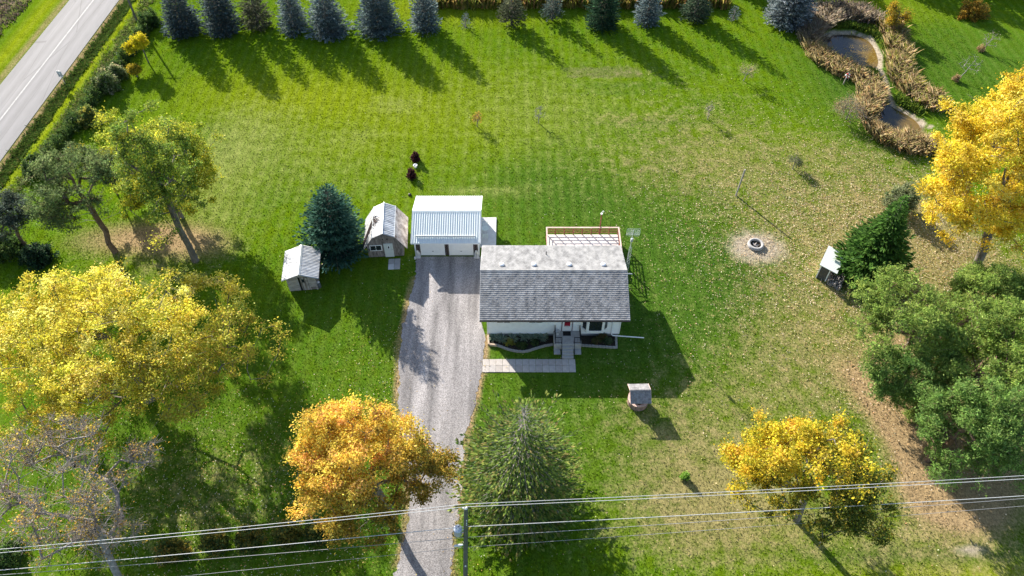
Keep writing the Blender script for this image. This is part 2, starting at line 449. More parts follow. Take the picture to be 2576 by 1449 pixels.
DRIVE = np.concatenate([poly_w(DRIVE_L), poly_w(DRIVE_R)[::-1]])
def blob(X, Y, px, py, rx, ry=None, s=1.0, ang=0.0):
    c = at(px, py); ry = rx if ry is None else ry
    dx = X - c.x; dy = Y - c.y; ca, sa = math.cos(ang), math.sin(ang)
    u = (dx * ca + dy * sa) / rx; v = (-dx * sa + dy * ca) / ry
    return s * np.exp(-(u * u + v * v) * .8)
def rect(X, Y, p0, p1, soft=.5):
    a = at(*p0); b = at(*p1)
    fx = np.clip((X - a.x) / soft + .5, 0, 1) * np.clip((b.x - X) / soft + .5, 0, 1)
    fy = np.clip((a.y - Y) / soft + .5, 0, 1) * np.clip((Y - b.y) / soft + .5, 0, 1)
    return fx * fy
def ground_attr(X, Y):
    """dry, needles, sand | dirt, yellow, pale | deep"""
    o = X - road_x(Y)
    dry = (blob(X, Y, 1990, 470, 15, 14, .55) + blob(X, Y, 2140, 610, 9, 8, .55) + blob(X, Y, 1750, 330, 10, 10, .38) + blob(X, Y, 2080, 800, 9, 7, .45) + blob(X, Y, 1900, 1010, 7, 8, .5)
           + blob(X, Y, 1740, 1190, 6, 6, .62) + blob(X, Y, 1500, 1120, 6, 6, .22) + blob(X, Y, 1640, 1020, 5, 5, .25) + blob(X, Y, 1830, 1240, 5, 4, .4) + blob(X, Y, 2300, 520, 6, 9, .55) + blob(X, Y, 2120, 960, 7, 8, .55) + blob(X, Y, 2330, 1330, 9, 4, .6) + blob(X, Y, 1750, 1340, 9, 3.5, .62)
           + blob(X, Y, 2090, 380, 4, 2, .3) + blob(X, Y, 2400, 620, 6, 5, .5) + blob(X, Y, 1560, 300, 5, 1.0, .45) + blob(X, Y, 1640, 420, 12, 5, .3)
           + blob(X, Y, 560, 1220, 8, 7, .55) + blob(X, Y, 430, 650, 5, 4, .5) + blob(X, Y, 240, 700, 10, 5, .4) + blob(X, Y, 1600, 185, 8, 2.0, .3) + blob(X, Y, 200, 1350, 9, 5, .3) + blob(X, Y, 2500, 700, 9, 5, .5) + blob(X, Y, 2450, 1420, 9, 3, .5))
    dry = dry * .60
    needles = (blob(X, Y, 470, 605, 5.5, 2.4, .72, -.2) + blob(X, Y, 300, 605, 6, 2.4, .6) + blob(X, Y, 2232, 1000, 1.7, 5, .7, .75) + blob(X, Y, 2305, 1125, 1.6, 5, .85, .5) + blob(X, Y, 2350, 1230, 3, 3.5, .8) + blob(X, Y, 2275, 900, 4, 4, .7) + blob(X, Y, 2450, 1060, 6, 6, 1)
               + blob(X, Y, 2440, 1260, 4, 2.5, .6))
    for P, s in ((poly_w(DRIVE_L[1:11]), .85), (poly_w(DRIVE_R[2:]), .95)):
        needles = np.maximum(needles, s * np.exp(-(pdist(X, Y, P, False) / .42) ** 2))
    needles = np.maximum(needles, .95 * np.exp(-((o - .45) / .5) ** 2)); needles = np.maximum(needles, .6 * np.exp(-((o + ROAD_W + .6) / .7) ** 2))
    sand = np.clip(1.1 * np.exp(-(pdist(X, Y, BANK, False) / .34) ** 2), 0, 1)
    sand = np.maximum(sand, blob(X, Y, 1904, 622, 2.5, 2.0, 1.25)); sand = np.maximum(sand, blob(X, Y, 2440, 1385, 1.2, .5, .8))
    dirt = np.clip((-o - ROAD_W - 5.5) / 2.5, 0, 1) * .8
    dirt = np.maximum(dirt, rect(X, Y, (1423, 165), (1620, 198)) * .38)
    for P in (POND1, POND2): dirt = np.maximum(dirt, np.clip(1.4 - pdist(X, Y, P) / .6, 0, 1) * .8); dirt = np.where(pip(X, Y, P), .9, dirt)
    yellow = np.exp(-((o - 2.75) / .55) ** 2) * .9 + np.clip(1.1 - np.abs(-o - ROAD_W - 2.6) / 2.0, 0, 1) * .9
    yellow = yellow + blob(X, Y, 900, 230, 26, 8, .42) + blob(X, Y, 1000, 330, 16, 8, .35) + blob(X, Y, 1150, 20, 12, 4, .8) + blob(X, Y, 2200, 20, 7, 5, .6) + blob(X, Y, 700, 240, 9, 4, .3) + blob(X, Y, 2450, 1445, 9, .8, .9)
    pale = .72 * (blob(X, Y, 640, 330, 6, 7, .55) + blob(X, Y, 520, 440, 4, 8, .6) + blob(X, Y, 1320, 250, 14, 12, .30) + blob(X, Y, 800, 440, 10, 6, .38) + blob(X, Y, 990, 265, 3, 2, .5) + blob(X, Y, 1230, 480, 6, 1.0, .5) + blob(X, Y, 900, 340, 3, 2, .35)
            + blob(X, Y, 1500, 330, 14, 10, .25) + np.exp(-((o - 4.2) / .7) ** 2) * .55 + blob(X, Y, 560, 560, 4, 4, .4))
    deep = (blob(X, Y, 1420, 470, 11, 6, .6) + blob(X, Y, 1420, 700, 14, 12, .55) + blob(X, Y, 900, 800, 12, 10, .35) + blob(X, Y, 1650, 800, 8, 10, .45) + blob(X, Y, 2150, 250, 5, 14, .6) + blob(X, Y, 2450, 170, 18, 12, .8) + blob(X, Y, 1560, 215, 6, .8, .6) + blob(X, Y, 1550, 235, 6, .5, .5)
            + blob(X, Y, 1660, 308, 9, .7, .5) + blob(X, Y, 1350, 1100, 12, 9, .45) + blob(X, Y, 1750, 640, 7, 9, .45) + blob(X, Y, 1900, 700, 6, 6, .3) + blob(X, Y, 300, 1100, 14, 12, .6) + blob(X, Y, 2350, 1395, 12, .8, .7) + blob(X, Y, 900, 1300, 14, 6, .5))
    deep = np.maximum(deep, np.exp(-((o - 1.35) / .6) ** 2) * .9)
    k = .62
    dry = np.clip(dry, 0, 1.1)
    return [np.clip(a, 0, 1) for a in (dry, needles, sand, dirt, yellow, pale, deep)]
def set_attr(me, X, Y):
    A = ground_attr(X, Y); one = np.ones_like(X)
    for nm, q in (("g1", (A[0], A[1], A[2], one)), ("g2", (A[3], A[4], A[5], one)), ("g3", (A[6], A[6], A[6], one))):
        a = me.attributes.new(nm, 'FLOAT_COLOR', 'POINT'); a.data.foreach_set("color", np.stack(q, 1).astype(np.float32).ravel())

def ground_material():
    m = bpy.data.materials.new("lawn"); m.use_nodes = True
    nt = m.node_tree; n = nt.nodes; l = nt.links; p = n["Principled BSDF"]; p.inputs["Roughness"].default_value = .95; p.inputs["Specular IOR Level"].default_value = 0.0
    geo = n.new("ShaderNodeNewGeometry")
    def noise(scale, detail=5, rough=.6, stretch=(1, 1, 1), rot=0, dist=0):
        mp = n.new("ShaderNodeMapping"); mp.inputs["Scale"].default_value = stretch; mp.inputs["Rotation"].default_value = (0, 0, rot)
        l.new(geo.outputs["Position"], mp.inputs[0])
        z = n.new("ShaderNodeTexNoise"); z.inputs["Scale"].default_value = scale; z.inputs["Detail"].default_value = detail; z.inputs["Roughness"].default_value = rough; z.inputs["Distortion"].default_value = dist
        l.new(mp.outputs[0], z.inputs["Vector"]); return z.outputs[0]
    def math_(op, a, b=None, c=None, clamp=False):
        q = n.new("ShaderNodeMath"); q.operation = op; q.use_clamp = clamp
        for i, x in enumerate((a, b, c)):
            if x is None: continue
            if isinstance(x, (int, float)): q.inputs[i].default_value = x
            else: l.new(x, q.inputs[i])
        return q.outputs[0]
    def mix(f, a, b):
        q = n.new("ShaderNodeMix"); q.data_type = 'RGBA'
        if isinstance(f, (int, float)): q.inputs[0].default_value = f
        else: l.new(f, q.inputs[0])
        for i, x in ((6, a), (7, b)):
            if isinstance(x, tuple): q.inputs[i].default_value = (*x, 1)
            else: l.new(x, q.inputs[i])
        return q.outputs[2]
    def attr(nm):
        a = n.new("ShaderNodeAttribute"); a.attribute_name = nm; s = n.new("ShaderNodeSeparateColor"); l.new(a.outputs["Color"], s.inputs[0]); return s.outputs
    g1 = attr("g1"); g2 = attr("g2"); g3 = attr("g3")
    big = noise(.12, 4); mid = noise(.8, 6, .7); fine = noise(4.5, 8, .75, dist=.4); fib = noise(9, 6, .7, (1, .45, 1), .5)
    def mask(a, gain, nz, amp):   # attribute broken up by noise
        return math_('MULTIPLY_ADD', math_('ADD', a, math_('MULTIPLY', math_('SUBTRACT', nz, .5), amp)), gain, -(gain - 1) / 2 if gain > 1 else 0, True)
    mw1 = n.new("ShaderNodeTexWave"); mw1.bands_direction = 'X'; mw1.inputs["Scale"].default_value = .26; mw1.inputs["Distortion"].default_value = 1.1; mw1.inputs["Detail"].default_value = 2; mw1.inputs["Detail Scale"].default_value = .6
    l.new(geo.outputs["Position"], mw1.inputs["Vector"])
    mw2 = n.new("ShaderNodeTexWave"); mw2.bands_direction = 'Y'; mw2.inputs["Scale"].default_value = .22; mw2.inputs["Distortion"].default_value = 2.0; mw2.inputs["Detail"].default_value = 2; mw2.inputs["Detail Scale"].default_value = .6
    l.new(geo.outputs["Position"], mw2.inputs["Vector"])
    mow = math_('MULTIPLY', math_('MULTIPLY', math_('ADD', mw1.outputs["Fac"], math_('MULTIPLY', mw2.outputs["Fac"], .12)), .9), math_('MULTIPLY', math_('MULTIPLY_ADD', mid, 2.4, -.55, True), math_('MULTIPLY_ADD', g2[2], 1.3, .30, True)))
    c = mix(mask(big, 2.6, mid, 1.4), (.096, .160, .004), (.060, .126, .005))
    c = mix(mask(g2[1], 1.2, mid, .5), c, (.165, .205, .006))
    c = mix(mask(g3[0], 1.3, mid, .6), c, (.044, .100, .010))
    c = mix(math_('MULTIPLY', mask(g2[2], 1.5, mid, .9), .85), c, (.20, .225, .062))
    c = mix(math_('MULTIPLY', mow, .56), c, (.205, .225, .06))
    c = mix(math_('MULTIPLY', mask(math_('ADD', g1[0], -.02), 1.9, math_('ADD', math_('MULTIPLY', mid, .6), math_('MULTIPLY', fine, .4)), 2.6), .72), c, (.255, .195, .095))
    c = mix(mask(g2[0], 1.6, mid, .8), c, (.165, .125, .085))
    c = mix(mask(g1[1], 1.7, fine, 1.0), c, (.28, .20, .105))
    c = mix(mask(g1[2], 1.8, mid, .5), c, (.30, .255, .19))
    br = math_('ADD', math_('MULTIPLY', math_('SUBTRACT', fine, .5), 2.3), math_('ADD', math_('MULTIPLY', math_('SUBTRACT', fib, .5), 1.9), math_('MULTIPLY', math_('SUBTRACT', mid, .5), 1.1)))
    hsv = n.new("ShaderNodeHueSaturation"); l.new(c, hsv.inputs["Color"]); l.new(math_('MAXIMUM', math_('ADD', br, 1.0), .25), hsv.inputs["Value"])
    l.new(hsv.outputs[0], p.inputs["Base Color"])
    bp = n.new("ShaderNodeBump"); bp.inputs["Strength"].default_value = .55; bp.inputs["Distance"].default_value = .10
    l.new(math_('ADD', fine, math_('MULTIPLY', fib, .5)), bp.inputs["Height"]); l.new(bp.outputs[0], p.inputs["Normal"])
    return m
M_LAWN = ground_material()

def pond_depth(X, Y):
    z = np.zeros_like(X)
    for P in (POND1, POND2):
        d = pdist(X, Y, P); s = np.where(pip(X, Y, P), -d, d)
        z = np.minimum(z, np.where(s < 0, -.42 - np.minimum(-s * .25, .8), -.42 * np.clip(1 - s / 1.3, 0, 1)))
    o = X - road_x(Y)
    return z - .30 * np.exp(-((o - 1.5) / .8) ** 2)
xs = np.concatenate([-np.geomspace(3000, 92, 14), np.arange(-90, 90.1, .6), np.geomspace(92, 3000, 14)])
ys = np.concatenate([-np.geomspace(3000, 2, 14), np.arange(0, 14, 2.0), np.arange(14, 122, .6), np.geomspace(123, 3000, 14)])
GX, GY = np.meshgrid(xs, ys); gx = GX.ravel(); gy = GY.ravel()
near = (np.abs(gx) < 95) & (gy > 5) & (gy < 130)
gz = np.zeros_like(gx); gz[near] = pond_depth(gx[near], gy[near])
nx, ny = len(xs), len(ys)
ii = np.arange(nx * ny).reshape(ny, nx); gf = np.stack([ii[:-1, :-1], ii[:-1, 1:], ii[1:, 1:], ii[1:, :-1]], -1).reshape(-1, 4)
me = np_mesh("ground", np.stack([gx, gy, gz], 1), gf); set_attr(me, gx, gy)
tag(link("ground", me, M_LAWN), kind="structure")

def sheet(name, P, z, m, thick=.0, jag=0.0, kind="structure", seed=1):
    """flat outline sheet; jag roughens the edge"""
    r = np.random.default_rng(seed); Q = []
    n = len(P)
    for i in range(n):
        a, b = np.array(P[i]), np.array(P[(i + 1) % n]); L = np.linalg.norm(b - a); k = max(1, int(L / .35)) if jag else 1
        for j in range(k): Q.append(a + (b - a) * j / k + (r.normal(0, jag, 2) if jag else 0))
    bm = bmesh.new(); vs = [bm.verts.new((q[0], q[1], z)) for q in Q]; f = bm.faces.new(vs)
    bmesh.ops.triangulate(bm, faces=[f]); bmesh.ops.recalc_face_normals(bm, faces=bm.faces)
    for f in bm.faces:
        if f.normal.z < 0: f.normal_flip()
    me = bpy.data.meshes.new(name); bm.to_mesh(me); bm.free()
    return tag(link(name, me, m), kind=kind)

# road: weathered asphalt with pale wheel tracks running along it
def road_material():
    m = bpy.data.materials.new("road"); m.use_nodes = True; nt = m.node_tree; n = nt.nodes; l = nt.links; p = n["Principled BSDF"]; p.inputs["Roughness"].default_value = .85
    uv = n.new("ShaderNodeAttribute"); uv.attribute_name = "across"; geo = n.new("ShaderNodeNewGeometry")
    rp = n.new("ShaderNodeValToRGB"); e = rp.color_ramp.elements
    RK = .45
    cols = [(0, .26), (.10, .33), (.2, .42), (.3, .33), (.40, .43), (.46, .36), (.54, .36), (.6, .44), (.7, .34), (.8, .43), (.9, .38), (1, .30)]
    e[0].position, e[0].color = 0, (.15, .148, .15, 1); e[1].position, e[1].color = 1, (.17, .168, .17, 1)
    for q, v in cols[1:-1]: x = e.new(q); x.color = (v * RK, v * .975 * RK, v * RK, 1)
    l.new(uv.outputs["Fac"], rp.inputs[0])
    mp = n.new("ShaderNodeMapping"); mp.inputs["Scale"].default_value = (1, .12, 1); mp.inputs["Rotation"].default_value = (0, 0, .05); l.new(geo.outputs["Position"], mp.inputs[0])
    z = n.new("ShaderNodeTexNoise"); z.inputs["Scale"].default_value = 3; z.inputs["Detail"].default_value = 8; z.inputs["Roughness"].default_value = .7; l.new(mp.outputs[0], z.inputs["Vector"])
    v = n.new("ShaderNodeTexVoronoi"); v.feature = 'DISTANCE_TO_EDGE'; v.inputs["Scale"].default_value = .35; l.new(mp.outputs[0], v.inputs["Vector"])
    mr = n.new("ShaderNodeMapRange"); mr.inputs[1].default_value = 0; mr.inputs[2].default_value = .012; mr.inputs[3].default_value = .62; mr.inputs[4].default_value = 1; l.new(v.outputs["Distance"], mr.inputs[0])
    mm = n.new("ShaderNodeMath"); mm.operation = 'MULTIPLY_ADD'; mm.inputs[1].default_value = .5; mm.inputs[2].default_value = .75; l.new(z.outputs[0], mm.inputs[0])
    m3 = n.new("ShaderNodeMath"); m3.operation = 'MULTIPLY'; l.new(mm.outputs[0], m3.inputs[0]); l.new(mr.outputs[0], m3.inputs[1])
    h = n.new("ShaderNodeHueSaturation"); l.new(rp.outputs[0], h.inputs["Color"]); l.new(m3.outputs[0], h.inputs["Value"]); l.new(h.outputs[0], p.inputs["Base Color"])
    return m
yy = np.linspace(-400, 800, 400); uu = np.linspace(0, 1, 13)
rv = np.array([[road_x(y) - ROAD_W * (1 - u), y, .03 + .10 * (1 - abs(2 * u - 1)) ** .8] for y in yy for u in uu])
k = len(uu); ri = np.arange(len(yy) * k).reshape(-1, k); rf = np.stack([ri[:-1, :-1], ri[:-1, 1:], ri[1:, 1:], ri[1:, :-1]], -1).reshape(-1, 4)
me = np_mesh("road", rv, rf); a = me.attributes.new("across", 'FLOAT', 'POINT'); a.data.foreach_set("value", np.tile(uu, len(yy)).astype(np.float32))
tag(link("road", me, road_material()), kind="structure")
M_LINE = mat("faded_road_paint", (.34, .335, .33), .25, 4, .8)
rl = np.array([[road_x(y) - ROAD_W * .5 + w, y, .136] for y in yy for w in (-.10, .10)]); ri = np.arange(len(yy) * 2).reshape(-1, 2)
tag(link("road_centre_line", np_mesh("road_centre_line", rl, np.stack([ri[:-1, 0], ri[:-1, 1], ri[1:, 1], ri[1:, 0]], 1)), M_LINE), kind="structure")

# gravel driveway
M_GRAVEL = mat("gravel", (.145, .135, .135), .50, 14, .95, .8, c2=(.262, .247, .245))
M_GRAVEL.node_tree.nodes["Noise Texture"].inputs["Detail"].default_value = 10
def gravel_wear():
    nt = M_GRAVEL.node_tree; n = nt.nodes; l = nt.links; p = n["Principled BSDF"]; rp = n["Color Ramp"]
    geo = n.new("ShaderNodeNewGeometry"); mp = n.new("ShaderNodeMapping"); mp.inputs["Scale"].default_value = (.95, .11, 1); l.new(geo.outputs["Position"], mp.inputs[0])
    z = n.new("ShaderNodeTexNoise"); z.inputs["Scale"].default_value = 1.1; z.inputs["Detail"].default_value = 5; l.new(mp.outputs[0], z.inputs["Vector"])
    mr = n.new("ShaderNodeMapRange"); mr.inputs[1].default_value = .3; mr.inputs[2].default_value = .7; mr.inputs[3].default_value = .58; mr.inputs[4].default_value = 1.46; l.new(z.outputs[0], mr.inputs[0])
    h = n.new("ShaderNodeHueSaturation"); l.new(rp.outputs[0], h.inputs["Color"]); l.new(mr.outputs[0], h.inputs["Value"]); l.new(h.outputs[0], p.inputs["Base Color"])
gravel_wear()
def driveway():
    r = np.random.default_rng(31); A = poly_w(DRIVE_L); B = poly_w(DRIVE_R); y = np.arange(B[0, 1], -6.0, -.22); n = len(y)
    rough = lambda: r.normal(0, .07, n) + np.interp(np.arange(n), np.arange(0, n + 6, 6), r.normal(0, .11, len(np.arange(0, n + 6, 6))))
    xl = np.interp(-y, -A[:, 1], A[:, 0]) + rough(); xr = np.interp(-y, -B[:, 1], B[:, 0]); q = rough(); q[y > 42.2] = 0; xr = xr + q
    u = np.linspace(0, 1, 9); X = xl[:, None] + (xr - xl)[:, None] * u[None]; Y = np.repeat(y[:, None], 9, 1)
    Z = np.full_like(X, .016) + .03 * np.sin(u * math.pi)[None]
    i = np.arange(n * 9).reshape(n, 9); f = np.stack([i[:-1, :-1], i[1:, :-1], i[1:, 1:], i[:-1, 1:]], -1).reshape(-1, 4)
    tag(link("driveway", np_mesh("driveway", np.stack([X, Y, Z], -1).reshape(-1, 3), f), M_GRAVEL), kind="structure")
driveway()

# ponds
def water_material():
    m = bpy.data.materials.new("pond_water"); m.use_nodes = True; nt = m.node_tree; n = nt.nodes; l = nt.links; p = n["Principled BSDF"]
    p.inputs["Roughness"].default_value = .05; p.inputs["IOR"].default_value = 1.33; p.inputs["Specular IOR Level"].default_value = .5
    geo = n.new("ShaderNodeNewGeometry"); a = n.new("ShaderNodeAttribute"); a.attribute_name = "shallow"
    z = n.new("ShaderNodeTexNoise"); z.inputs["Scale"].default_value = .9; z.inputs["Detail"].default_value = 6; l.new(geo.outputs["Position"], z.inputs["Vector"])
    ad = n.new("ShaderNodeMath"); ad.operation = 'MULTIPLY_ADD'; ad.inputs[1].default_value = .7; l.new(z.outputs[0], ad.inputs[0]); l.new(a.outputs["Fac"], ad.inputs[2])
    rp = n.new("ShaderNodeValToRGB"); e = rp.color_ramp.elements; e[0].position = .3; e[0].color = (.018, .018, .024, 1); e[1].position = 1.25 if False else 1.0; e[1].color = (.15, .095, .022, 1)
    x = e.new(.62); x.color = (.05, .04, .02, 1)
    l.new(ad.outputs[0], rp.inputs[0]); l.new(rp.outputs[0], p.inputs["Base Color"])
    w = n.new("ShaderNodeTexNoise"); w.inputs["Scale"].default_value = 2.5; w.inputs["Detail"].default_value = 3; l.new(geo.outputs["Position"], w.inputs["Vector"])
    b = n.new("ShaderNodeBump"); b.inputs["Strength"].default_value = .12; b.inputs["Distance"].default_value = .05; l.new(w.outputs[0], b.inputs["Height"]); l.new(b.outputs[0], p.inputs["Normal"])
    return m
M_WATER = water_material()
for P, nm in ((POND1, "pond_water"), (POND2, "pond_water")):
    x0, y0 = P.min(0) - .5; x1, y1 = P.max(0) + .5
    gx_, gy_ = np.meshgrid(np.arange(x0, x1, .35), np.arange(y0, y1, .35)); s_ = gx_.shape
    fi = np.arange(gx_.size).reshape(s_); fq = np.stack([fi[:-1, :-1], fi[:-1, 1:], fi[1:, 1:], fi[1:, :-1]], -1).reshape(-1, 4)
    X = gx_.ravel(); Y = gy_.ravel(); d = pdist(X, Y, P); inside = pip(X, Y, P) | (d < .6)
    fq = fq[inside[fq].all(1)]
    me = np_mesh(nm, np.stack([X, Y, np.full_like(X, -.40)], 1), fq)
    t = np.clip((X - x0) / (x1 - x0), 0, 1); sh = np.clip(t * 1.25 - .55 - .03 * np.minimum(d, 4) + .25 * (Y < (y0 + y1) / 2), 0, 1)
    a = me.attributes.new("shallow", 'FLOAT', 'POINT'); a.data.foreach_set("value", sh.astype(np.float32))
    tag(link(nm, me, M_WATER), kind="structure")
# ------------------------------------------------------------------ shared building materials
M_WHITE = mat("white_paint", (.80, .81, .82), .04, 3, .6)
M_SIDING = mat("white_vinyl_siding", (.80, .82, .83), .04, 2.5, .55)
M_TRIM = mat("white_trim", (.80, .80, .80), .04, 3, .5)
M_SHINGLE = mat("grey_shingles", (.195, .195, .198), .22, 2.0, .9, .25, c2=(.285, .283, .282), coord='World', stretch=(1, .5, 1))
M_FOUND = mat("grey_foundation", (.27, .28, .30), .15, 4, .9, .2)
M_CONC = mat("concrete", (.36, .35, .34), .16, 3, .9, .2)
M_CONCL = mat("pale_concrete", (.56, .55, .54), .12, 3, .9, .15)
M_GLASS = mat("dark_window_glass", (.02, .025, .03), .3, 2, .04, 0, spec=.6)
M_RED = mat("red_door_panel", (.28, .008, .025), .15, 3, .45)
M_BLACK = mat("black_iron", (.012, .012, .014), .2, 6, .5, metal=0)
M_DKMAT = mat("black_rubber", (.012, .012, .014), .3, 9, .9)
M_GALV = mat("galvanised_steel", (.55, .58, .60), .15, 5, .45, metal=.5)
M_METALROOF = mat("pale_metal_roofing", (.70, .735, .715), .12, 1.2, .42, stretch=(1, .25, 1), metal=.0)
M_RUSTROOF = mat("rusted_roofing", (.25, .185, .155), .35, 1.6, .7, .2, stretch=(.4, 1, 1), c2=(.56, .50, .46))
M_TINROOF = mat("old_tin_roofing", (.27, .28, .30), .30, 2.2, .6, .1, stretch=(.4, 2.4, 1), c2=(.52, .53, .545))
M_GREYWOOD = mat("weathered_grey_wood", (.125, .105, .095), .4, 5, .95, .4, stretch=(1, 1, .25), c2=(.215, .19, .175))
M_GREYWOODL = mat("pale_weathered_wood", (.25, .23, .22), .3, 5, .95, .4, stretch=(.25, 1, 1), c2=(.36, .335, .32))
M_BROWNBOARD = mat("dark_brown_cladding", (.055, .038, .035), .3, 4, .8, .2, stretch=(1, 1, .3))
M_REDWOOD = mat("red_stained_wood", (.19, .062, .04), .3, 6, .8, .2)
M_DECK = mat("bleached_deck_boards", (.62, .56, .53), .18, 5, .9, .2, stretch=(.3, 1, 1))
M_SOIL = mat("dark_soil", (.035, .028, .022), .5, 9, 1, .5)
M_BLOCK = mat("grey_edging_block", (.30, .285, .265), .25, 6, .95, .3)
M_TIMBER = mat("pale_timber", (.46, .36, .27), .2, 5, .9, .2, stretch=(.3, 1, 1))
M_SLAB = [mat("paving_slab_%s" % k, c, .16, 3, .95, .25) for k, c in (("pale", (.42, .385, .355)), ("mid", (.36, .33, .305)), ("worn", (.39, .365, .345)))]

# ------------------------------------------------------------------ the bungalow
HX, HY = 3.85, 45.97
house = thing("bungalow", "long white-sided bungalow with grey shingle roof and red front door", "house", (HX, HY, 0))
EZ, RZ, HW, HD = 3.35, 4.92, 6.74, 4.58
WX, WY = 6.10, 3.88
def H(x): return x - HX
mb = MB()
mb.box(-WX, WX, -WY, WY, .38, 3.2)
for i in range(13):                                                  # lapped siding courses
    z0 = .40 + i * .213
    for s in (-1, 1):
        y = s * WY
        mb.poly([(-WX - .012, y + s * .035, z0), (WX + .012, y + s * .035, z0), (WX + .012, y + s * .008, z0 + .213), (-WX - .012, y + s * .008, z0 + .213)])
        mb.poly([(-WX - .012, y, z0), (WX + .012, y, z0), (WX + .012, y + s * .035, z0), (-WX - .012, y + s * .035, z0)])
        x = s * WX
        mb.poly([(x + s * .035, -WY - .012, z0), (x + s * .035, WY + .012, z0), (x + s * .008, WY + .012, z0 + .213), (x + s * .008, -WY - .012, z0 + .213)])
for s in (-1, 1): mb.prism([(-WY, 3.2), (WY, 3.2), (0, 4.70)], s * WX - .02, s * WX + .02, 'x')
mb.build("wall", M_SIDING, house)
MB().box(-WX + .02, WX - .02, -WY + .02, WY - .02, 0, .38).build("foundation", M_FOUND, house)
for sx in (-1, 1):
    for sy in (-1, 1): MB().box(sx * WX - .06, sx * WX + .06, sy * WY - .06, sy * WY + .06, .39, 3.2).build("corner_trim", M_TRIM, house)
sl = math.atan2(RZ - EZ, HD)
roof = MB().prism([(-HD, EZ - .10), (0, RZ - .10), (HD, EZ - .10), (HD, EZ - .03), (0, RZ - .03), (-HD, EZ - .03)], -HW, HW, 'x').build("roof", M_TRIM, house)
# shingle courses: each course is a strip of tabs, its butt edge standing proud
L = math.hypot(HD, RZ - EZ); NC = 26; ex = L / NC
def course_mesh(off):
    b = MB(); x = -HW - .03; k = 0; first = True
    while x < HW + .02:
        w = .335 if not first else .335 * off
        x1 = min(x + w, HW + .03); j = .004 * ((k * 7) % 5)
        b.poly([(x + .007, 0, 0), (x1 - .007, 0, 0), (x1 - .007, 0, .042 + j), (x + .007, 0, .042 + j)])
        b.poly([(x + .007, 0, .042 + j), (x1 - .007, 0, .042 + j), (x1, ex + .03, .012), (x, ex + .03, .012)])
        x = x1; first = False; k += 1
    return b.mesh("shingle_course", False)
cms = [course_mesh(1.0), course_mesh(.45), course_mesh(.75)]
for s in (-1, 1):
    for i in range(NC):
        o = link("shingle_course", cms[i % 3], M_SHINGLE, roof)
        t = i / NC; o.location = (0, s * HD * (1 - t), EZ - .028 + (RZ - EZ) * t)
        o.rotation_euler = (sl, 0, 0) if s < 0 else (sl, 0, math.pi)
MB().prism([(-.16, RZ - .03), (0, RZ + .035), (.16, RZ - .03), (.15, RZ - .06), (0, RZ), (-.15, RZ - .06)], -HW - .03, HW + .03, 'x').build("ridge_cap", M_SHINGLE, roof)
mb = MB()
mb.box(-HW - .03, HW + .03, -HD - .14, -HD - .03, EZ - .13, EZ - .02); mb.build("gutter", M_BLACK, roof)
MB().box(-HW - .02, HW + .02, -HD - .03, -HD + .02, EZ - .24, EZ - .11).build("fascia", M_TRIM, roof)
MB().box(-HW - .02, HW + .02, HD - .02, HD + .04, EZ - .22, EZ - .035).build("fascia", M_TRIM, roof)
for a_, c_ in ((-HD, -WY - .04), (WY + .04, HD)): MB().box(-HW, HW, a_, c_, EZ - .26, EZ - .24).build("soffit", M_TRIM, roof)
for s in (-1, 1):
    for sy in (-1, 1): MB().bar((s * (HW + .025), sy * HD, EZ - .10), (s * (HW + .025), 0, RZ - .10), .03, .16).build("barge_board", M_TRIM, roof)
for px in (1264, 1345, 1434, 1520):                                   # low mushroom vents just behind the ridge
    p = at(px - 1.5, 672, 4.7); yl = .85
    MB().lathe([(.16, -.12), (.16, .10), (.24, .11), (.25, .17), (.17, .23), (.02, .25)], 16, (p.x - HX, yl, RZ - yl * (RZ - EZ) / HD)).build("roof_vent", M_TRIM, roof, smooth=True)
p = at(1374, 636, 4.2); yl = p.y - HY
MB().tube([(p.x - HX, yl, 3.7), (p.x - HX, yl, RZ - yl * .343 + .42)], .045, 8).build("vent_pipe", M_BLACK, roof)

def window(name, x0, x1, z0, z1, y, nrm=-1, mull=1, parent=house):
    f = MB(); t = .07; yo = y + nrm * .06
    a, b = sorted((y + nrm * .03, yo))
    f.box(x0, x1, a, b, z0, z0 + t); f.box(x0, x1, a, b, z1 - t, z1); f.box(x0, x0 + t, a, b, z0 + t, z1 - t); f.box(x1 - t, x1, a, b, z0 + t, z1 - t)
    for i in range(1, mull + 1): xm = x0 + (x1 - x0) * i / (mull + 1); f.box(xm - .025, xm + .025, a, b, z0 + t, z1 - t)
    o = f.build(name, M_TRIM, parent)
    a, b = sorted((y + nrm * .03, y + nrm * .045)); MB().box(x0 + t, x1 - t, a, b, z0 + t, z1 - t).build("pane", M_GLASS, o); return o
window("window", H(-1.42), H(-.12), 2.05, 3.02, -WY); window("window", H(1.52), H(2.86), 2.05, 3.02, -WY)
window("window", -4.5, -3.1, 1.6, 2.7, WY, 1); window("window", 3.4, 4.6, 1.6, 2.7, WY, 1)
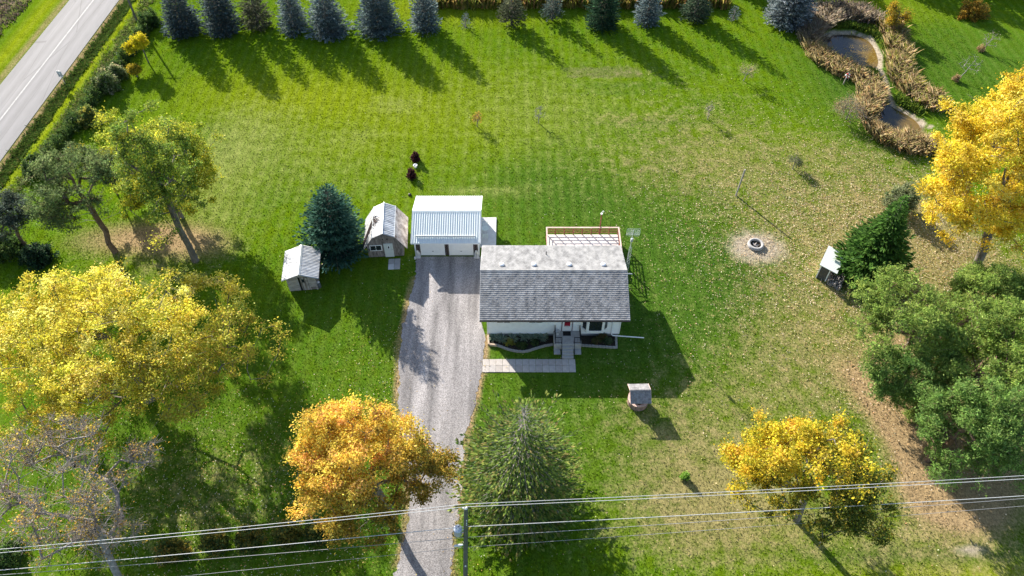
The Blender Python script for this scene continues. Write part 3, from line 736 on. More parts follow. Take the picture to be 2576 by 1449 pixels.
# front door: white storm door with a red panelled door behind it
dx = H(5.08)
d = MB(); d.box(dx - .52, dx - .44, -WY - .09, -WY - .02, .88, 3.02); d.box(dx + .44, dx + .52, -WY - .09, -WY - .02, .88, 3.02); d.box(dx - .52, dx + .52, -WY - .09, -WY - .02, 3.02, 3.1)
fr = d.build("door_frame", mat("grey_red_trim", (.20, .16, .18), .1), house)
d = MB(); d.box(dx - .43, dx + .43, -WY - .075, -WY - .03, .9, 1.55); d.box(dx - .43, dx - .27, -WY - .075, -WY - .03, 1.55, 3.0); d.box(dx + .27, dx + .43, -WY - .075, -WY - .03, 1.55, 3.0); d.box(dx - .27, dx + .27, -WY - .075, -WY - .03, 2.88, 3.0)
dr = d.build("front_door", M_TRIM, house)
MB().box(dx - .27, dx + .27, -WY - .055, -WY - .03, 1.55, 2.88).build("door_panel", M_RED, dr)
MB().box(dx - .2, dx + .2, -WY - .075, -WY - .056, 1.50, 1.62).build("letter_slot", M_TRIM, dr)
MB().box(dx - .19, dx + .19, -WY - .062, -WY - .056, 2.1, 2.7).build("pane", mat("dark_red_glass", (.10, .006, .015), .2, 3, .1), dr)
MB().tube([(dx + .37, -WY - .11, 1.75), (dx + .37, -WY - .11, 1.98)], .018, 6).build("handle", M_GALV, dr)
# bay window
bx = H(7.62); yb = -WY - .50
ow, iw = 1.22, .72
mb = MB(); sill = [(bx - ow, -WY), (bx - iw, yb), (bx + iw, yb), (bx + ow, -WY)]
mb.prism([(x, y) for x, y in sill], 1.12, 1.42, 'z')
mb.prism([(bx - ow - .05, -WY + .001), (bx - iw - .04, yb - .06), (bx + iw + .04, yb - .06), (bx + ow + .05, -WY + .001)], 1.42, 1.49, 'z')
mb.prism([(x, y) for x, y in sill], 2.95, 3.08, 'z')
for (a, b) in zip(sill[:-1], sill[1:]):
    A = Vector((*a, 0)); B = Vector((*b, 0)); t = (B - A).normalized()
    for q in (A + t * .07, B - t * .07): mb.box(q.x - .06, q.x + .06, q.y - .05, q.y + .05, 1.49, 2.95)
bay = mb.build("bay_window", M_TRIM, house)
for (a, b) in zip(sill[:-1], sill[1:]):
    A = Vector((*a, 0)); B = Vector((*b, 0)); t = (B - A).normalized(); A = A + t * .12; B = B - t * .12; nrm = Vector((t.y, -t.x, 0)) * .01
    g = MB(); g.poly([A + nrm + Vector((0, 0, 1.49)), B + nrm + Vector((0, 0, 1.49)), B + nrm + Vector((0, 0, 2.95)), A + nrm + Vector((0, 0, 2.95))]); g.poly([A + Vector((0, 0, 2.95)), B + Vector((0, 0, 2.95)), B + Vector((0, 0, 1.49)), A + Vector((0, 0, 1.49))])
    g.build("pane", M_GLASS, bay)
# downspout with its long extension lying out over the grass, and the short one at the side
q = at(1620, 850, .12); e = at(1537, 837, .42)
MB().tube([(H(e.x), -HD - .06, EZ - .12), (H(e.x), -WY - .09, 2.95), (H(e.x), -WY - .09, .5), (H(e.x) + .12, -WY - .22, .36), (H(q.x), q.y - HY, .14)], .055, 6).build("downspout", M_TRIM, house)
q = at(1590, 691, 1.2)
MB().tube([(WX + .05, q.y - HY, 1.5), (q.x - HX, q.y - HY, 1.3)], .06, 8).build("side_pipe", M_GALV, house)
# porch: slab, side ledges, steps
px0, px1 = H(3.86), H(6.36); pf = 40.50 - HY
MB().box(px0, px1, pf, -WY - .04, 0, .86).build("porch", M_CONC, house, .02)
for a_, c_ in ((px0, H(4.46)), (H(5.74), px1)): MB().box(a_, c_, pf - .55, pf - .003, 0, .12).build("porch_ledge", M_CONC, house)
for i in range(4):
    MB().box(H(4.57), H(5.63), pf - .26 * (i + 1), pf - .26 * i - .003, 0, .86 - .172 * (i + 1)).build("step", M_CONC, house, .01)
def rail_run(b, pts, h=.92, bal=.13):
    for a, c in zip(pts[:-1], pts[1:]):
        a = Vector(a); c = Vector(c); up = Vector((0, 0, h)); b.bar(a + up, c + up, .045); b.bar(a + up * .14, c + up * .14, .03)
        n = max(2, int((c - a).length / bal))
        for i in range(n + 1): q = a + (c - a) * i / n; b.bar(q + up * .14, q + up, .018)
    for a in pts: a = Vector(a); b.bar(a, a + Vector((0, 0, h + .03)), .045)
for s, xa, xb in ((-1, px0 + .1, H(4.53)), (1, px1 - .1, H(5.67))):
    b = MB(); rail_run(b, [(xa, -WY - .12, .86), (xa, pf + .1, .86), (xb, pf + .1, .86)])
    b.bar((xb, pf + .1, 1.78), (xb, pf - 1.05, .92), .045); b.bar((xb, pf - 1.05, 0.0), (xb, pf - 1.05, .95), .045)
    b.build("railing", M_BLACK, house)

tag(MB().box(H(5.08) + HX - .36, H(5.08) + HX + .36, HY - WY - .62, HY - WY - .14, .862, .885).build("door_mat", M_DKMAT), "black doormat on the porch in front of the red door", "doormat")
t = thing("urn", "small pale urn beside the railing on the front porch", "urn", (4.22, HY - WY - .42, .86))
MB().lathe([(.13, 0), (.15, .03), (.08, .08), (.09, .14), (.19, .30), (.21, .42), (.23, .45), (.20, .45), (.16, .36)], 14).build("vessel", M_CONCL, t, smooth=True)

# ------------------------------------------------------------------ deck behind the house
DX0, DX1, DY0, DY1, DZ = 3.55, 10.92, 50.02, 54.45, .88
dk = thing("deck", "raised wooden deck with red railings behind the bungalow", "deck", (DX0, DY0, 0))
w = DX1 - DX0; dp = DY1 - DY0
nb = 31; bwid = dp / nb; bm_ = MB().box(0, w, 0, bwid - .012, -.035, 0).mesh("deck_board")
for i in range(nb): o = link("board", bm_, M_DECK, dk); o.location = (0, i * bwid, DZ + .002 * (i % 3))
b = MB()
for q in ((0, 0, w, 0), (0, dp, w, dp), (0, 0, 0, dp), (w, 0, w, dp)): b.bar((q[0], q[1], DZ - .16), (q[2], q[3], DZ - .16), .05, .22)
b.build("rim_joist", M_REDWOOD, dk)
for i in range(4):
    for j in (0.05, dp - .05): MB().box(i * w / 3 - .06, i * w / 3 + .06, j - .06, j + .06, 0, DZ - .27).build("leg", M_REDWOOD, dk)
pm = MB().box(-.045, .045, -.045, .045, DZ - .2, DZ + 1.0).mesh("deck_post")
posts = [(x, dp) for x in np.linspace(0, w, 9)] + [(w, y) for y in (0, dp * .33, dp * .66)] + [(0, y) for y in (dp * .33, dp * .66)]
for x, y in posts: o = link("post", pm, M_REDWOOD, dk); o.location = (x, y, 0)
for h in (.25, .5, .75):
    MB().bar((0, dp, DZ + h), (w, dp, DZ + h), .035, .07).build("rail", M_REDWOOD, dk)
    MB().bar((w, 0, DZ + h), (w, dp, DZ + h), .035, .07).build("rail", M_REDWOOD, dk)
    MB().bar((0, dp * .2, DZ + h), (0, dp, DZ + h), .035, .07).build("rail", M_REDWOOD, dk)
M_CAPR = mat("faded_pink_handrail", (.56, .40, .35), .2, 5, .85, stretch=(.3, 1, 1))
MB().box(-.07, w + .07, dp - .07, dp + .07, DZ + 1.0, DZ + 1.04).build("handrail", M_CAPR, dk)
MB().box(w - .07, w + .07, 0, dp - .072, DZ + 1.0, DZ + 1.04).build("handrail", M_CAPR, dk)
MB().box(-.07, .07, dp * .2, dp - .072, DZ + 1.0, DZ + 1.04).build("handrail", M_CAPR, dk)
for i in range(4): MB().box(w - .95, w - .02, -.28 * (i + 1), -.28 * i - .01, DZ - .2 * (i + 1) - .04, DZ - .2 * (i + 1)).build("stair_tread", M_DECK, dk)
for x in (w - .98, w + .02):
    b = MB(); b.bar((x, 0, DZ - .15), (x, -1.2, .05), .05, .2); b.bar((x, -1.15, 0), (x, -1.15, 1.1), .07); b.bar((x, 0, DZ + .95), (x, -1.15, 1.08), .05, .07)
    for h in (.35, .65): b.bar((x, 0, DZ + h), (x, -1.15, .2 + h), .03, .05)
    b.build("stair_rail", M_REDWOOD, dk)
q = at(1509.5, 570, 1.9)
t = thing("feeder_post", "tall reddish post with white hook standing at the deck's back railing", "post", (q.x, DY1 + .1, 0))
MB().box(-.055, .055, -.055, .055, 0, 3.75).build("post", M_REDWOOD, t)
MB().tube([(0, 0, 3.75), (0, 0, 3.95), (.05, 0, 4.1), (.14, 0, 4.16), (.2, 0, 4.08), (.16, 0, 3.98)], .028, 6).build("hook", M_TRIM, t)
MB().box(-.1, .1, -.1, .1, 3.75, 3.79).build("cap", M_TRIM, t)

# ------------------------------------------------------------------ aerial tower
tw = thing("aerial_tower", "slim lattice aerial tower with grid antenna beside the house's right gable", "antenna", (10.95, 47.75, 0))
def tri(z, r): return [Vector((r * math.cos(a), r * math.sin(a), z)) for a in (R(90), R(210), R(330))]
b = MB(); r0 = .19
for k in range(3): b.tube([tri(0, r0)[k], tri(6.2, .13)[k]], .016, 6)
b.build("mast_leg", M_GALV, tw)
b = MB(); nz = 15
for i in range(nz):
    z0 = 6.2 * i / nz; z1 = 6.2 * (i + 1) / nz; A = tri(z0, r0 - .06 * i / nz); B = tri(z1, r0 - .06 * (i + 1) / nz)
    for k in range(3): b.bar(A[k], B[(k + 1) % 3], .012)
b.build("lattice", mat("dull_galvanised_steel", (.34, .36, .37), .15, 5, .6), tw)
MB().tube([(0, 0, 6.0), (0, 0, 8.35)], .03, 8).build("mast", M_GALV, tw)
b = MB(); b.box(-.1, .1, -.1, .1, 6.9, 7.25); b.build("rotor", M_GALV, tw)
b = MB()
for i in range(9): z = 7.75 + i * .105; b.bar((-.62, -.16 + .03 * abs(i - 4), z), (.62, -.16 + .03 * abs(i - 4), z), .012)
for i in range(7): x = -.6 + i * .2; b.bar((x, -.05, 7.72), (x, -.15, 8.62), .014)
for x in (-.3, .3):
    for z in (7.85, 8.1, 8.35, 8.55): b.bar((x - .18, -.3, z + .07), (x, -.3, z), .01); b.bar((x + .18, -.3, z + .07), (x, -.3, z), .01)
b.build("grid_antenna", mat("weathered_aerial", (.42, .48, .45), .2, 6, .5), tw)

# ------------------------------------------------------------------ flower beds, edging, slabs
def bed(name, label, pts, z=.05):
    o = sheet(name, poly_w(pts), z, M_SOIL, kind="structure"); return o
bed("flower_bed", "", [(1229, 846), (1230, 866), (1249, 868), (1274, 877), (1304, 883), (1327, 882), (1353, 874), (1391, 866), (1391, 840)])
bed("flower_bed", "", [(1461, 840), (1461, 868), (1549, 874), (1548, 840)])
def edging(label, pts, group):
    t = thing("bed_edging", label, "edging", tuple(at(*pts[0])), 0, group); o0 = at(*pts[0]); P = [at(*p) for p in pts]
    me = MB().box(-.145, .145, -.10, .10, 0, .17).mesh("edging_block"); d = 0.0
    segs = [(a, b, (b - a).length) for a, b in zip(P[:-1], P[1:])]; tot = sum(s[2] for s in segs); n = int(tot / .30)
    for i in range(n):
        s = (i + .5) * tot / n
        for a, b, L in segs:
            if s <= L: break
            s -= L
        q = a + (b - a) * (s / L); o = link("block", me, M_BLOCK, t); o.location = (q.x - o0.x, q.y - o0.y, .01 * (i % 2)); o.rotation_euler = (0, 0, math.atan2(b.y - a.y, b.x - a.x) + random.uniform(-.05, .05))
edging("curving grey block edging round the longer front flower bed", [(1250, 870), (1262, 874), (1274, 879), (1289, 883), (1304, 885.5), (1316, 886), (1328, 884.5), (1341, 880), (1354, 876), (1372, 871), (1391, 868)], "block edging of the front beds")
edging("straight grey block edging round the shorter flower bed by the downspout", [(1462, 870), (1507, 873), (1550.5, 876), (1549.5, 843)], "block edging of the front beds")
a = at(1228, 846); b_ = at(1229.5, 869); c_ = at(1250, 871)
t = thing("timber_edging", "pale timber corner edging of the flower bed beside the driveway", "edging", tuple(b_))
MB().bar((a.x - b_.x, a.y - b_.y, .14), (0, 0, .14), .16, .26).build("timber", M_TIMBER, t)
MB().bar((.09, .0, .14), (c_.x - b_.x, c_.y - b_.y, .14), .16, .25).build("timber", M_TIMBER, t)

def slab_set(name, label, x0, y0, nx_, ny_, sx, sy, gap, z=.05, mats=M_SLAB, rz=0, kind="structure"):
    t = bpy.data.objects.new(name, None); COL.objects.link(t); t.location = (x0, y0, 0); t.rotation_euler = (0, 0, rz); tag(t, kind=kind)
    ms = [MB().box(gap / 2, sx - gap / 2, gap / 2, sy - gap / 2, -.02, z).mesh("slab") for _ in mats]
    for i in range(nx_):
        for j in range(ny_):
            k = (i * 5 + j * 3 + (i * j) % 4) % len(mats); o = link("slab", ms[k], mats[k], t)
            o.location = (i * sx, j * sy, .004 * ((i * 3 + j * 5) % 4)); o.rotation_euler = (random.uniform(-.006, .006), random.uniform(-.006, .006), random.uniform(-.008, .008))
    return t
slab_set("walkway", "", -2.68, 38.0, 14, 2, .604, .715, .022)
slab_set("shed_pavers", "", -12.50, 50.35, 2, 2, .60, .72, .03, mats=[M_CONCL, M_CONC], rz=.06)

# ------------------------------------------------------------------ garage
gar = thing("garage", "two-door white garage with ribbed pale metal roof at the driveway's end", "garage", (-6.6, 55.13, 0))
GW, GD, GE, GR = 3.46, 3.42, 2.46, 3.66
gwx, gwy = 3.28, 2.80
mb = MB(); mb.box(-gwx, gwx, -gwy + .05, gwy, 0, 2.40)
for s in (-1, 1): mb.prism([(-gwy, 2.40), (gwy, 2.40), (0, 3.42)], s * gwx - .02, s * gwx + .02, 'x')
mb.build("wall", M_SIDING, gar)
for x0, x1 in ((-gwx + .14, -2.66), (-.26, .24), (2.62, gwx - .14)):
    b = MB(); n = max(2, int((x1 - x0) / .13))
    for i in range(n): b.box(x0 + (x1 - x0) * i / n + .006, x0 + (x1 - x0) * (i + 1) / n - .006, -gwy + .03 - .004 * (i % 2), -gwy + .05, 0, 2.38)
    b.build("brown_cladding", M_BROWNBOARD, gar)
b = MB()
for s in (-1, 1): b.box(s * (gwx - .07) - .07, s * (gwx - .07) + .07, -gwy - .03, -gwy + .05, 0, 2.40)
b.build("corner_post", M_TRIM, gar)
for xc in (-1.46, 1.43):
    w2 = 1.17
    f = MB(); f.box(xc - w2 - .07, xc - w2, -gwy - .02, -gwy + .05, 0, 2.25); f.box(xc + w2, xc + w2 + .07, -gwy - .02, -gwy + .05, 0, 2.25); f.box(xc - w2 - .07, xc + w2 + .07, -gwy - .02, -gwy + .05, 2.25, 2.34); f.build("door_frame", M_TRIM, gar)
    door = MB().box(xc - w2, xc + w2, -gwy + .028, -gwy + .05, 0, 2.25).build("garage_door", M_WHITE, gar)
    for k in range(4):
        b = MB(); z0 = .03 + k * .555; b.box(xc - w2 + .005, xc + w2 - .005, -gwy + .0, -gwy + .027, z0, z0 + .54)
        for j in range(4): xa = xc - w2 + .10 + j * .565; b.box(xa, xa + .46, -gwy - .014, -gwy - .001, z0 + .10, z0 + .44)
        b.build("door_panel", M_WHITE, door)
    MB().box(xc - w2, xc + w2, -gwy - .012, -gwy + .026, 0.0, .028).build("seal", mat("grey_rubber", (.2, .2, .21), .1), door)
    MB().box(xc - .08, xc + .08, -gwy - .045, -gwy - .015, .62, .66).build("handle", M_BLACK, door)
gs = math.atan2(GR - GE, GD); gl = math.hypot(GD, GR - GE)
groof = MB().prism([(-GD + .05, GE - .09), (0, GR - .09), (GD - .05, GE - .09), (GD - .05, GE - .03), (0, GR - .03), (-GD + .05, GE - .03)], -GW + .03, GW - .03, 'x').build("roof", M_TRIM, gar)
npan = 10; pw = 2 * GW / npan
b = MB(); b.box(0, pw + .004, 0, gl, 0, .012)
for i in range(3):
    xr = (i + .5) * pw / 3
    b.prism([(xr - .045, .0125), (xr - .018, .05), (xr + .018, .05), (xr + .045, .0125)], 0, gl, 'y')
pmesh = b.mesh("metal_panel")
for s in (-1, 1):
    for i in range(npan):
        o = link("roof_panel", pmesh, M_METALROOF, groof); o.location = ((-GW + i * pw) * (1 if s < 0 else -1), s * GD, GE - .028 + .002 * (i % 2)); o.rotation_euler = (gs, 0, 0 if s < 0 else math.pi)
MB().prism([(-.22, GR - .055), (0, GR + .035), (.22, GR - .055), (.2, GR - .07), (0, GR + .01), (-.2, GR - .07)], -GW - .02, GW + .02, 'x').build("ridge_cap", M_METALROOF, groof)
b = MB()
for s in (-1, 1):
    for sy in (-1, 1): b.bar((s * (GW + .012), sy * GD, GE - .06), (s * (GW + .012), 0, GR - .06), .03, .15)
    b.box(-GW, GW, s * GD - .02, s * GD + .02, GE - .15, GE - .032)
b.build("trim", M_TRIM, groof)
yg = -GD + .62; zg = GE + .62 * (GR - GE) / GD
b = MB(); b.bar((-3.0, yg, zg + .14), (2.95, yg, zg + .14), .05, .20)
for i in range(8): x = -2.9 + i * .83; b.bar((x, yg + .2, zg + .08), (x, yg, zg + .12), .03)
b.build("snow_guard", M_GALV, groof)
# lions on plinths either side of the garage doors
def skin(name, V, E, Rr, m, parent, sub=1, root=0):
    me = bpy.data.meshes.new(name); me.from_pydata(V, E, []); o = link(name, me, m, parent)
    md = o.modifiers.new("skin", 'SKIN'); md.use_smooth_shade = True
    for i, rr in enumerate(Rr): sv = me.skin_vertices[0].data[i]; sv.radius = (rr, rr) if not isinstance(rr, tuple) else rr; sv.use_root = (i == root)
    o.modifiers.new("smooth", 'SUBSURF').levels = sub; o.modifiers["smooth"].render_levels = sub
    return o
M_STATUE = mat("white_cast_stone", (.60, .60, .59), .12, 6, .85, .2)
for px, py, mir, lab in ((1052, 641, 1, "white seated lion statue left of the garage doors"), (1199, 641, -1, "white seated lion statue right of the garage doors")):
    q = at(px, py + 3); t = thing("lion_statue", lab, "statue", (q.x, q.y, 0), 0, "lions at the garage doors")
    MB().box(-.27, .27, -.36, .30, 0, .14).build("plinth", M_CONCL, t, .02)
    V = [(0, .16, .30), (0, .02, .46), (0, -.10, .64), (0, -.15, .80), (0, -.20, .90), (0, -.34, .86), (-.09, -.12, .50), (-.10, -.20, .30), (-.10, -.22, .17), (.09, -.12, .50), (.10, -.20, .30), (.10, -.22, .17),
         (-.17, .10, .27), (-.20, -.08, .20), (.17, .10, .27), (.20, -.08, .20), (-.07, -.14, .99), (.07, -.14, .99), (.1 * mir, .26, .20), (.22 * mir, .22, .18)]
    Eg = [(0, 1), (1, 2), (2, 3), (3, 4), (4, 5), (2, 6), (6, 7), (7, 8), (2, 9), (9, 10), (10, 11), (0, 12), (12, 13), (0, 14), (14, 15), (4, 16), (4, 17), (0, 18), (18, 19)]
    Rr = [.15, .16, .17, .15, .14, .075, .075, .06, .065, .075, .06, .065, .12, .065, .12, .065, .04, .04, .03, .045]
    skin("lion", V, Eg, Rr, M_STATUE, t)
q = at(1047, 651); t = thing("stone_block", "small pale stone block standing by the left lion statue", "block", (q.x - .1, q.y, 0)); MB().box(-.09, .09, -.12, .12, 0, .22).build("block", M_CONCL, t, .015)
# patio with loop chairs
pt = MB().box(-3.28, -1.66, 53.4, 57.7, -.05, .15).build("patio", M_CONCL, None, .015); tag(pt, kind="structure")
M_CHAIR = mat("white_tube_metal", (.62, .66, .62), .1, 6, .5)
def loop_chair(loc, rz, label):
    t = thing("garden_chair", label, "chair", loc, rz, "metal chairs on the garage patio")
    b = MB()
    for s in (-1, 1): b.tube([(s * .25, -.26, 0), (s * .25, -.26, .62), (s * .25, -.2, .66), (s * .25, .2, .66), (s * .25, .26, .62), (s * .25, .30, 0)], .018, 6)
    b.build("leg_frame", M_CHAIR, t)
    b = MB(); b.tube([(-.24, .24, .42), (-.26, .32, .85), (-.18, .36, .98), (.18, .36, .98), (.26, .32, .85), (.24, .24, .42)], .018, 6)
    for i in range(4): x = -.15 + i * .1; b.tube([(x, .25, .44), (x, .355, .96)], .009, 5)
    b.build("backrest", M_CHAIR, t)
    b = MB(); b.tube([(-.24, -.24, .42), (.24, -.24, .42), (.24, .24, .42), (-.24, .24, .42), (-.24, -.24, .42)], .016, 6)
    for i in range(7): x = -.2 + i * .066; b.bar((x, -.24, .42), (x, .24, .42), .03, .008)
    b.build("seat", M_CHAIR, t)
loop_chair((-2.83, 56.25, .15), 0, "metal garden chair on the patio's far side behind the round table")
loop_chair((-2.78, 54.55, .15), math.pi, "metal garden chair on the patio nearest the bungalow roof")
t = thing("patio_table", "small round metal table between the two patio chairs", "table", (-2.80, 55.4, .15))
MB().lathe([(.36, .66), (.38, .67), (.38, .69), (.36, .70)], 24).build("tabletop", M_CHAIR, t)
for k in range(3): a = k * 2.09 + .4; MB().tube([(.28 * math.cos(a), .28 * math.sin(a), .66), (.1 * math.cos(a), .1 * math.sin(a), .35), (.3 * math.cos(a), .3 * math.sin(a), 0)], .014, 5).build("leg", M_CHAIR, t)

# ------------------------------------------------------------------ gambrel shed
gb = thing("gambrel_shed", "grey wooden shed with barn-shaped metal roof beside the garage", "shed", (-12.80, 52.05, 0), .07)
pr = [(-2.22, 1.28), (-1.12, 3.0), (0, 3.56), (1.12, 3.0), (2.22, 1.28)]; DL = 4.35
fp = [(-1.78, .12), (1.78, .12), (1.78, 1.85), (1.04, 2.96), (0, 3.48), (-1.04, 2.96), (-1.78, 1.85)]
MB().prism(fp, .05, DL - .15, 'y').build("wall", M_GREYWOOD, gb)
def gtop(x):
    x = abs(x); return 3.48 - x * .5 if x < 1.04 else 2.96 - (x - 1.04) * 1.5
bw = 3.56 / 22
for i in range(22):                                                   # vertical front boards
    xa = -1.78 + i * bw; xb = xa + bw - .012; y = .03 - .006 * (i % 3)
    MB().prism([(xa, .12), (xb, .12), (xb, min(gtop(xb), gtop(xb))), (xa, gtop(xa))], y, .048, 'y').build("board", M_GREYWOOD, gb)
def slope_parts(parent, p, q, y0, y1, n, m, ribs=True, th=.02):
    """corrugated sheets laid from eave p to ridge q"""
    p = Vector((p[0], 0, p[1])); q = Vector((q[0], 0, q[1])); d = (q - p); L = d.length; u = d / L; nn = Vector((-u.z, 0, u.x)); nn = nn if nn.z > 0 else -nn
    w = (y1 - y0) / n
    for i in range(n):
        b = MB(); ya = y0 + i * w; k = 6; lift = .004 * (i % 2)
        prof = []
        for j in range(k + 1): prof.append((ya + w * j / k + (.004 if j == k else 0), lift + (.03 if j % 2 else .0)))
        for (a0, h0), (a1, h1) in zip(prof[:-1], prof[1:]):
            A = p + nn * h0; B = p + nn * h1; C = q + nn * h1; D = q + nn * h0
            b.poly([(A.x, a0, A.z), (B.x, a1, B.z), (C.x, a1, C.z), (D.x, a0, D.z)])
            b.poly([(A.x, a0, A.z - th), (D.x, a0, D.z - th), (C.x, a1, C.z - th), (B.x, a1, B.z - th)])
        o = link("roof_sheet", b.mesh("roof_sheet"), m, parent)
gr_ = MB()
for a, c in zip(pr[:-1], pr[1:]): gr_.prism([(a[0], a[1] - .09), (c[0], c[1] - .09), (c[0], c[1] - .045), (a[0], a[1] - .045)], -.10, DL - .02, 'y')
groof2 = gr_.build("roof", M_GREYWOOD, gb)
slope_parts(groof2, pr[0], pr[1], -.12, DL, 6, M_TINROOF); slope_parts(groof2, pr[1], pr[2], -.12, DL, 6, M_TINROOF)
slope_parts(groof2, pr[3], pr[2], -.12, DL, 6, M_TINROOF); slope_parts(groof2, pr[4], pr[3], -.12, DL, 6, M_RUSTROOF)
MB().tube([(0, -.14, 3.585), (0, DL + .02, 3.585)], .05, 8).build("ridge_cap", M_GALV, groof2)
for x in (-1.12, 1.12): MB().tube([(x, -.13, 3.02), (x, DL, 3.02)], .035, 6).build("seam_cap", M_GALV, groof2)
window("window", -1.52, -.30, 1.08, 1.88, .02, -1, 1, gb)
dd = MB().box(-.10, .80, -.045, .022, .10, 2.02).build("door", mat("pale_grey_door_paint", (.52, .55, .53), .08, 3, .6), gb)
b = MB(); b.box(.26, .30, -.062, -.046, 1.30, 1.72); b.box(.44, .48, -.062, -.046, 1.30, 1.72); b.box(.30, .44, -.062, -.046, 1.30, 1.34); b.box(.30, .44, -.062, -.046, 1.68, 1.72); f = b.build("door_window", M_TRIM, dd)
MB().box(.30, .44, -.053, -.046, 1.34, 1.68).build("pane", M_GLASS, f)
MB().lathe([(.02, 0), (.035, .03), (.02, .05)], 8, (.68, -.07, 1.2)).build("handle", M_BLACK, dd)
for x in (-.12, .34): MB().lathe([(.075, -.02), (.075, .02)], 12).build("vent_hole", M_BLACK, gb).matrix_local = Matrix.Translation((x, .018, 2.62)) @ Matrix.Rotation(R(90), 4, 'X')
# sticks thrown on the shed roof's left slope
r_ = np.random.default_rng(5)
br_ = thing("fallen_branch", "dead leafless branch lying on the left slope of the barn-shaped roof", "branch", (-13.85, 52.9, 2.2), .07)
b = MB()
def on_roof(x, y): # local x from ridge, height on left slopes
    xx = x; z = 3.56 + xx * .5 if xx > -1.12 else 3.0 + (xx + 1.12) * 1.56; return Vector((xx + 1.05, y - .85, z + .13 - 2.2))
pairs_ = []
for i in range(7):
    a = (-2.55 + .05 * i, -.1 + .17 * i); c = (-.70 - .05 * i, 2.2 + .12 * i - .2 * (i % 2)); pairs_.append((a, c))
for a, c in pairs_:
    P = [on_roof(a[0] + (c[0] - a[0]) * t, a[1] + (c[1] - a[1]) * t) + Vector((0, 0, .05)) for t in (0, .35, .7, 1)]; b.tube(P, [.06, .05, .04, .02], 5)
    for t in (.45, .65, .85):
        q = on_roof(a[0] + (c[0] - a[0]) * t, a[1] + (c[1] - a[1]) * t); e = on_roof(min(-.15, a[0] + (c[0] - a[0]) * t + r_.uniform(.3, .8)), a[1] + (c[1] - a[1]) * t + r_.uniform(-.1, .15)); b.tube([q, e], [.035, .018], 4)
b.build("sticks", mat("dark_dead_wood", (.10, .075, .07), .3, 6, .95), br_)

# ------------------------------------------------------------------ small shed
ss = thing("small_shed", "small grey plank shed with tin gable roof, nearest the yellow tree", "shed", (-20.45, 47.62, 0), .10)
sw, sd, se, sr = 1.38, 3.45, 1.95, 2.68
MB().prism([(-sw, .05), (sw, .05), (sw, 1.98), (0, 2.62), (-sw, 1.98)], .04, sd, 'y').build("wall", M_GREYWOOD, ss)
for i in range(13):                                                   # front planks either side of the door
    z0 = .06 + i * .148
    MB().box(-sw, -.28, .005 - .004 * (i % 2), .038, z0, z0 + .136).build("plank", M_GREYWOODL, ss)
    if i > 2: MB().box(.62, sw, .005 - .004 * (i % 2), .038, z0, z0 + .136).build("plank", M_GREYWOODL, ss)
MB().box(.62, .74, .0, .038, .05, .5).build("plank", M_GREYWOODL, ss); MB().box(1.22, sw, .0, .038, .05, .5).build("plank", M_GREYWOODL, ss)
b = MB(); b.prism([(-sw, 1.99), (sw, 1.99), (0, 2.60)], .0, .035, 'y'); b.build("gable_board", M_GREYWOODL, ss)
dr = MB().box(-.26, -.10, -.004, .038, .06, 1.92).build("door_gap", M_BLACK, ss)
for i in range(4): MB().box(-.09 + i * .165, .065 + i * .165, -.03 + .004 * (i % 2), .02, .10, 1.90).build("door_board", M_GREYWOODL if i % 2 else M_GREYWOOD, ss)
MB().box(.06, .30, -.042, -.031, 1.25, 1.72).build("door_window", M_GLASS, ss)
b = MB()
for s in (-1, 1): b.prism([(s * 1.72, se - .06), (0, sr - .06), (0, sr - .02), (s * 1.72, se - .02)], -.28, sd + .2, 'y')
sroof = b.build("roof", M_GREYWOOD, ss)
slope_parts(sroof, (-1.76, se - .01), (0, sr), -.30, sd + .22, 7, M_TINROOF); slope_parts(sroof, (1.76, se - .01), (0, sr), -.30, sd + .22, 7, M_TINROOF)
MB().prism([(-.17, sr - .03), (0, sr + .06), (.17, sr - .03), (.15, sr - .045), (0, sr + .03), (-.15, sr - .045)], -.32, sd + .24, 'y').build("ridge_cap", M_GALV, sroof)
q = at(800, 727); t = thing("milk_can", "dark metal can with pale lid standing at the small shed's corner", "can", (q.x + .1, q.y + .25, 0))
MB().lathe([(.19, 0), (.20, .04), (.20, .52), (.13, .66), (.13, .74)], 16).build("body", mat("dark_metal", (.09, .10, .11), .3, 5, .5), t, smooth=True); MB().lathe([(.16, .74), (.17, .78), (.10, .83)], 16).build("lid", M_CONCL, t)
q = at(812, 665); t = thing("loose_board", "pale board on the grass beside the small shed's roof", "board", (q.x, q.y, 0), .9); MB().box(-.5, .5, -.07, .07, .01, .05).build("plank", M_TIMBER, t)

# ------------------------------------------------------------------ wood shed with firewood
wa = at(2051, 698.3); wb = at(2076.5, 708.5); ang = math.atan2(wb.y - wa.y, wb.x - wa.x)
wsd = thing("wood_shed", "narrow open wood shed with white metal roof beside the leaning spruce", "shed", tuple(wa), ang)
ww = (wb - wa).length; wd = 2.75
for x in (0.05, ww - .05):
    for y in (.05, wd - .05): MB().box(x - .05, x + .05, y - .05, y + .05, 0, 1.86 - .12 * (x > .5)).build("post", M_TRIM, wsd)
MB().box(.10, ww - .10, .04, .07, .02, 1.76).build("end_panel", mat("dark_grey_panel", (.09, .085, .08), .2, 4, .8), wsd)
MB().box(.10, ww - .10, wd - .07, wd - .04, .02, 1.76).build("end_panel", M_GREYWOOD, wsd)
b = MB()
for i in range(9): b.box(.0, .02, .10 + i * .285, .10 + i * .285 + .2, .05, 1.8)
b.build("back_slats", M_WHITE, wsd)
zl, zr = 1.97, 1.68; xr_ = ww + .62
wr = MB().prism([(-.12, zl - .06), (xr_, zr - .06), (xr_, zr - .03), (-.12, zl - .03)], -.12, wd + .12, 'y').build("roof", M_TRIM, wsd)
b = MB(); nrib = 13
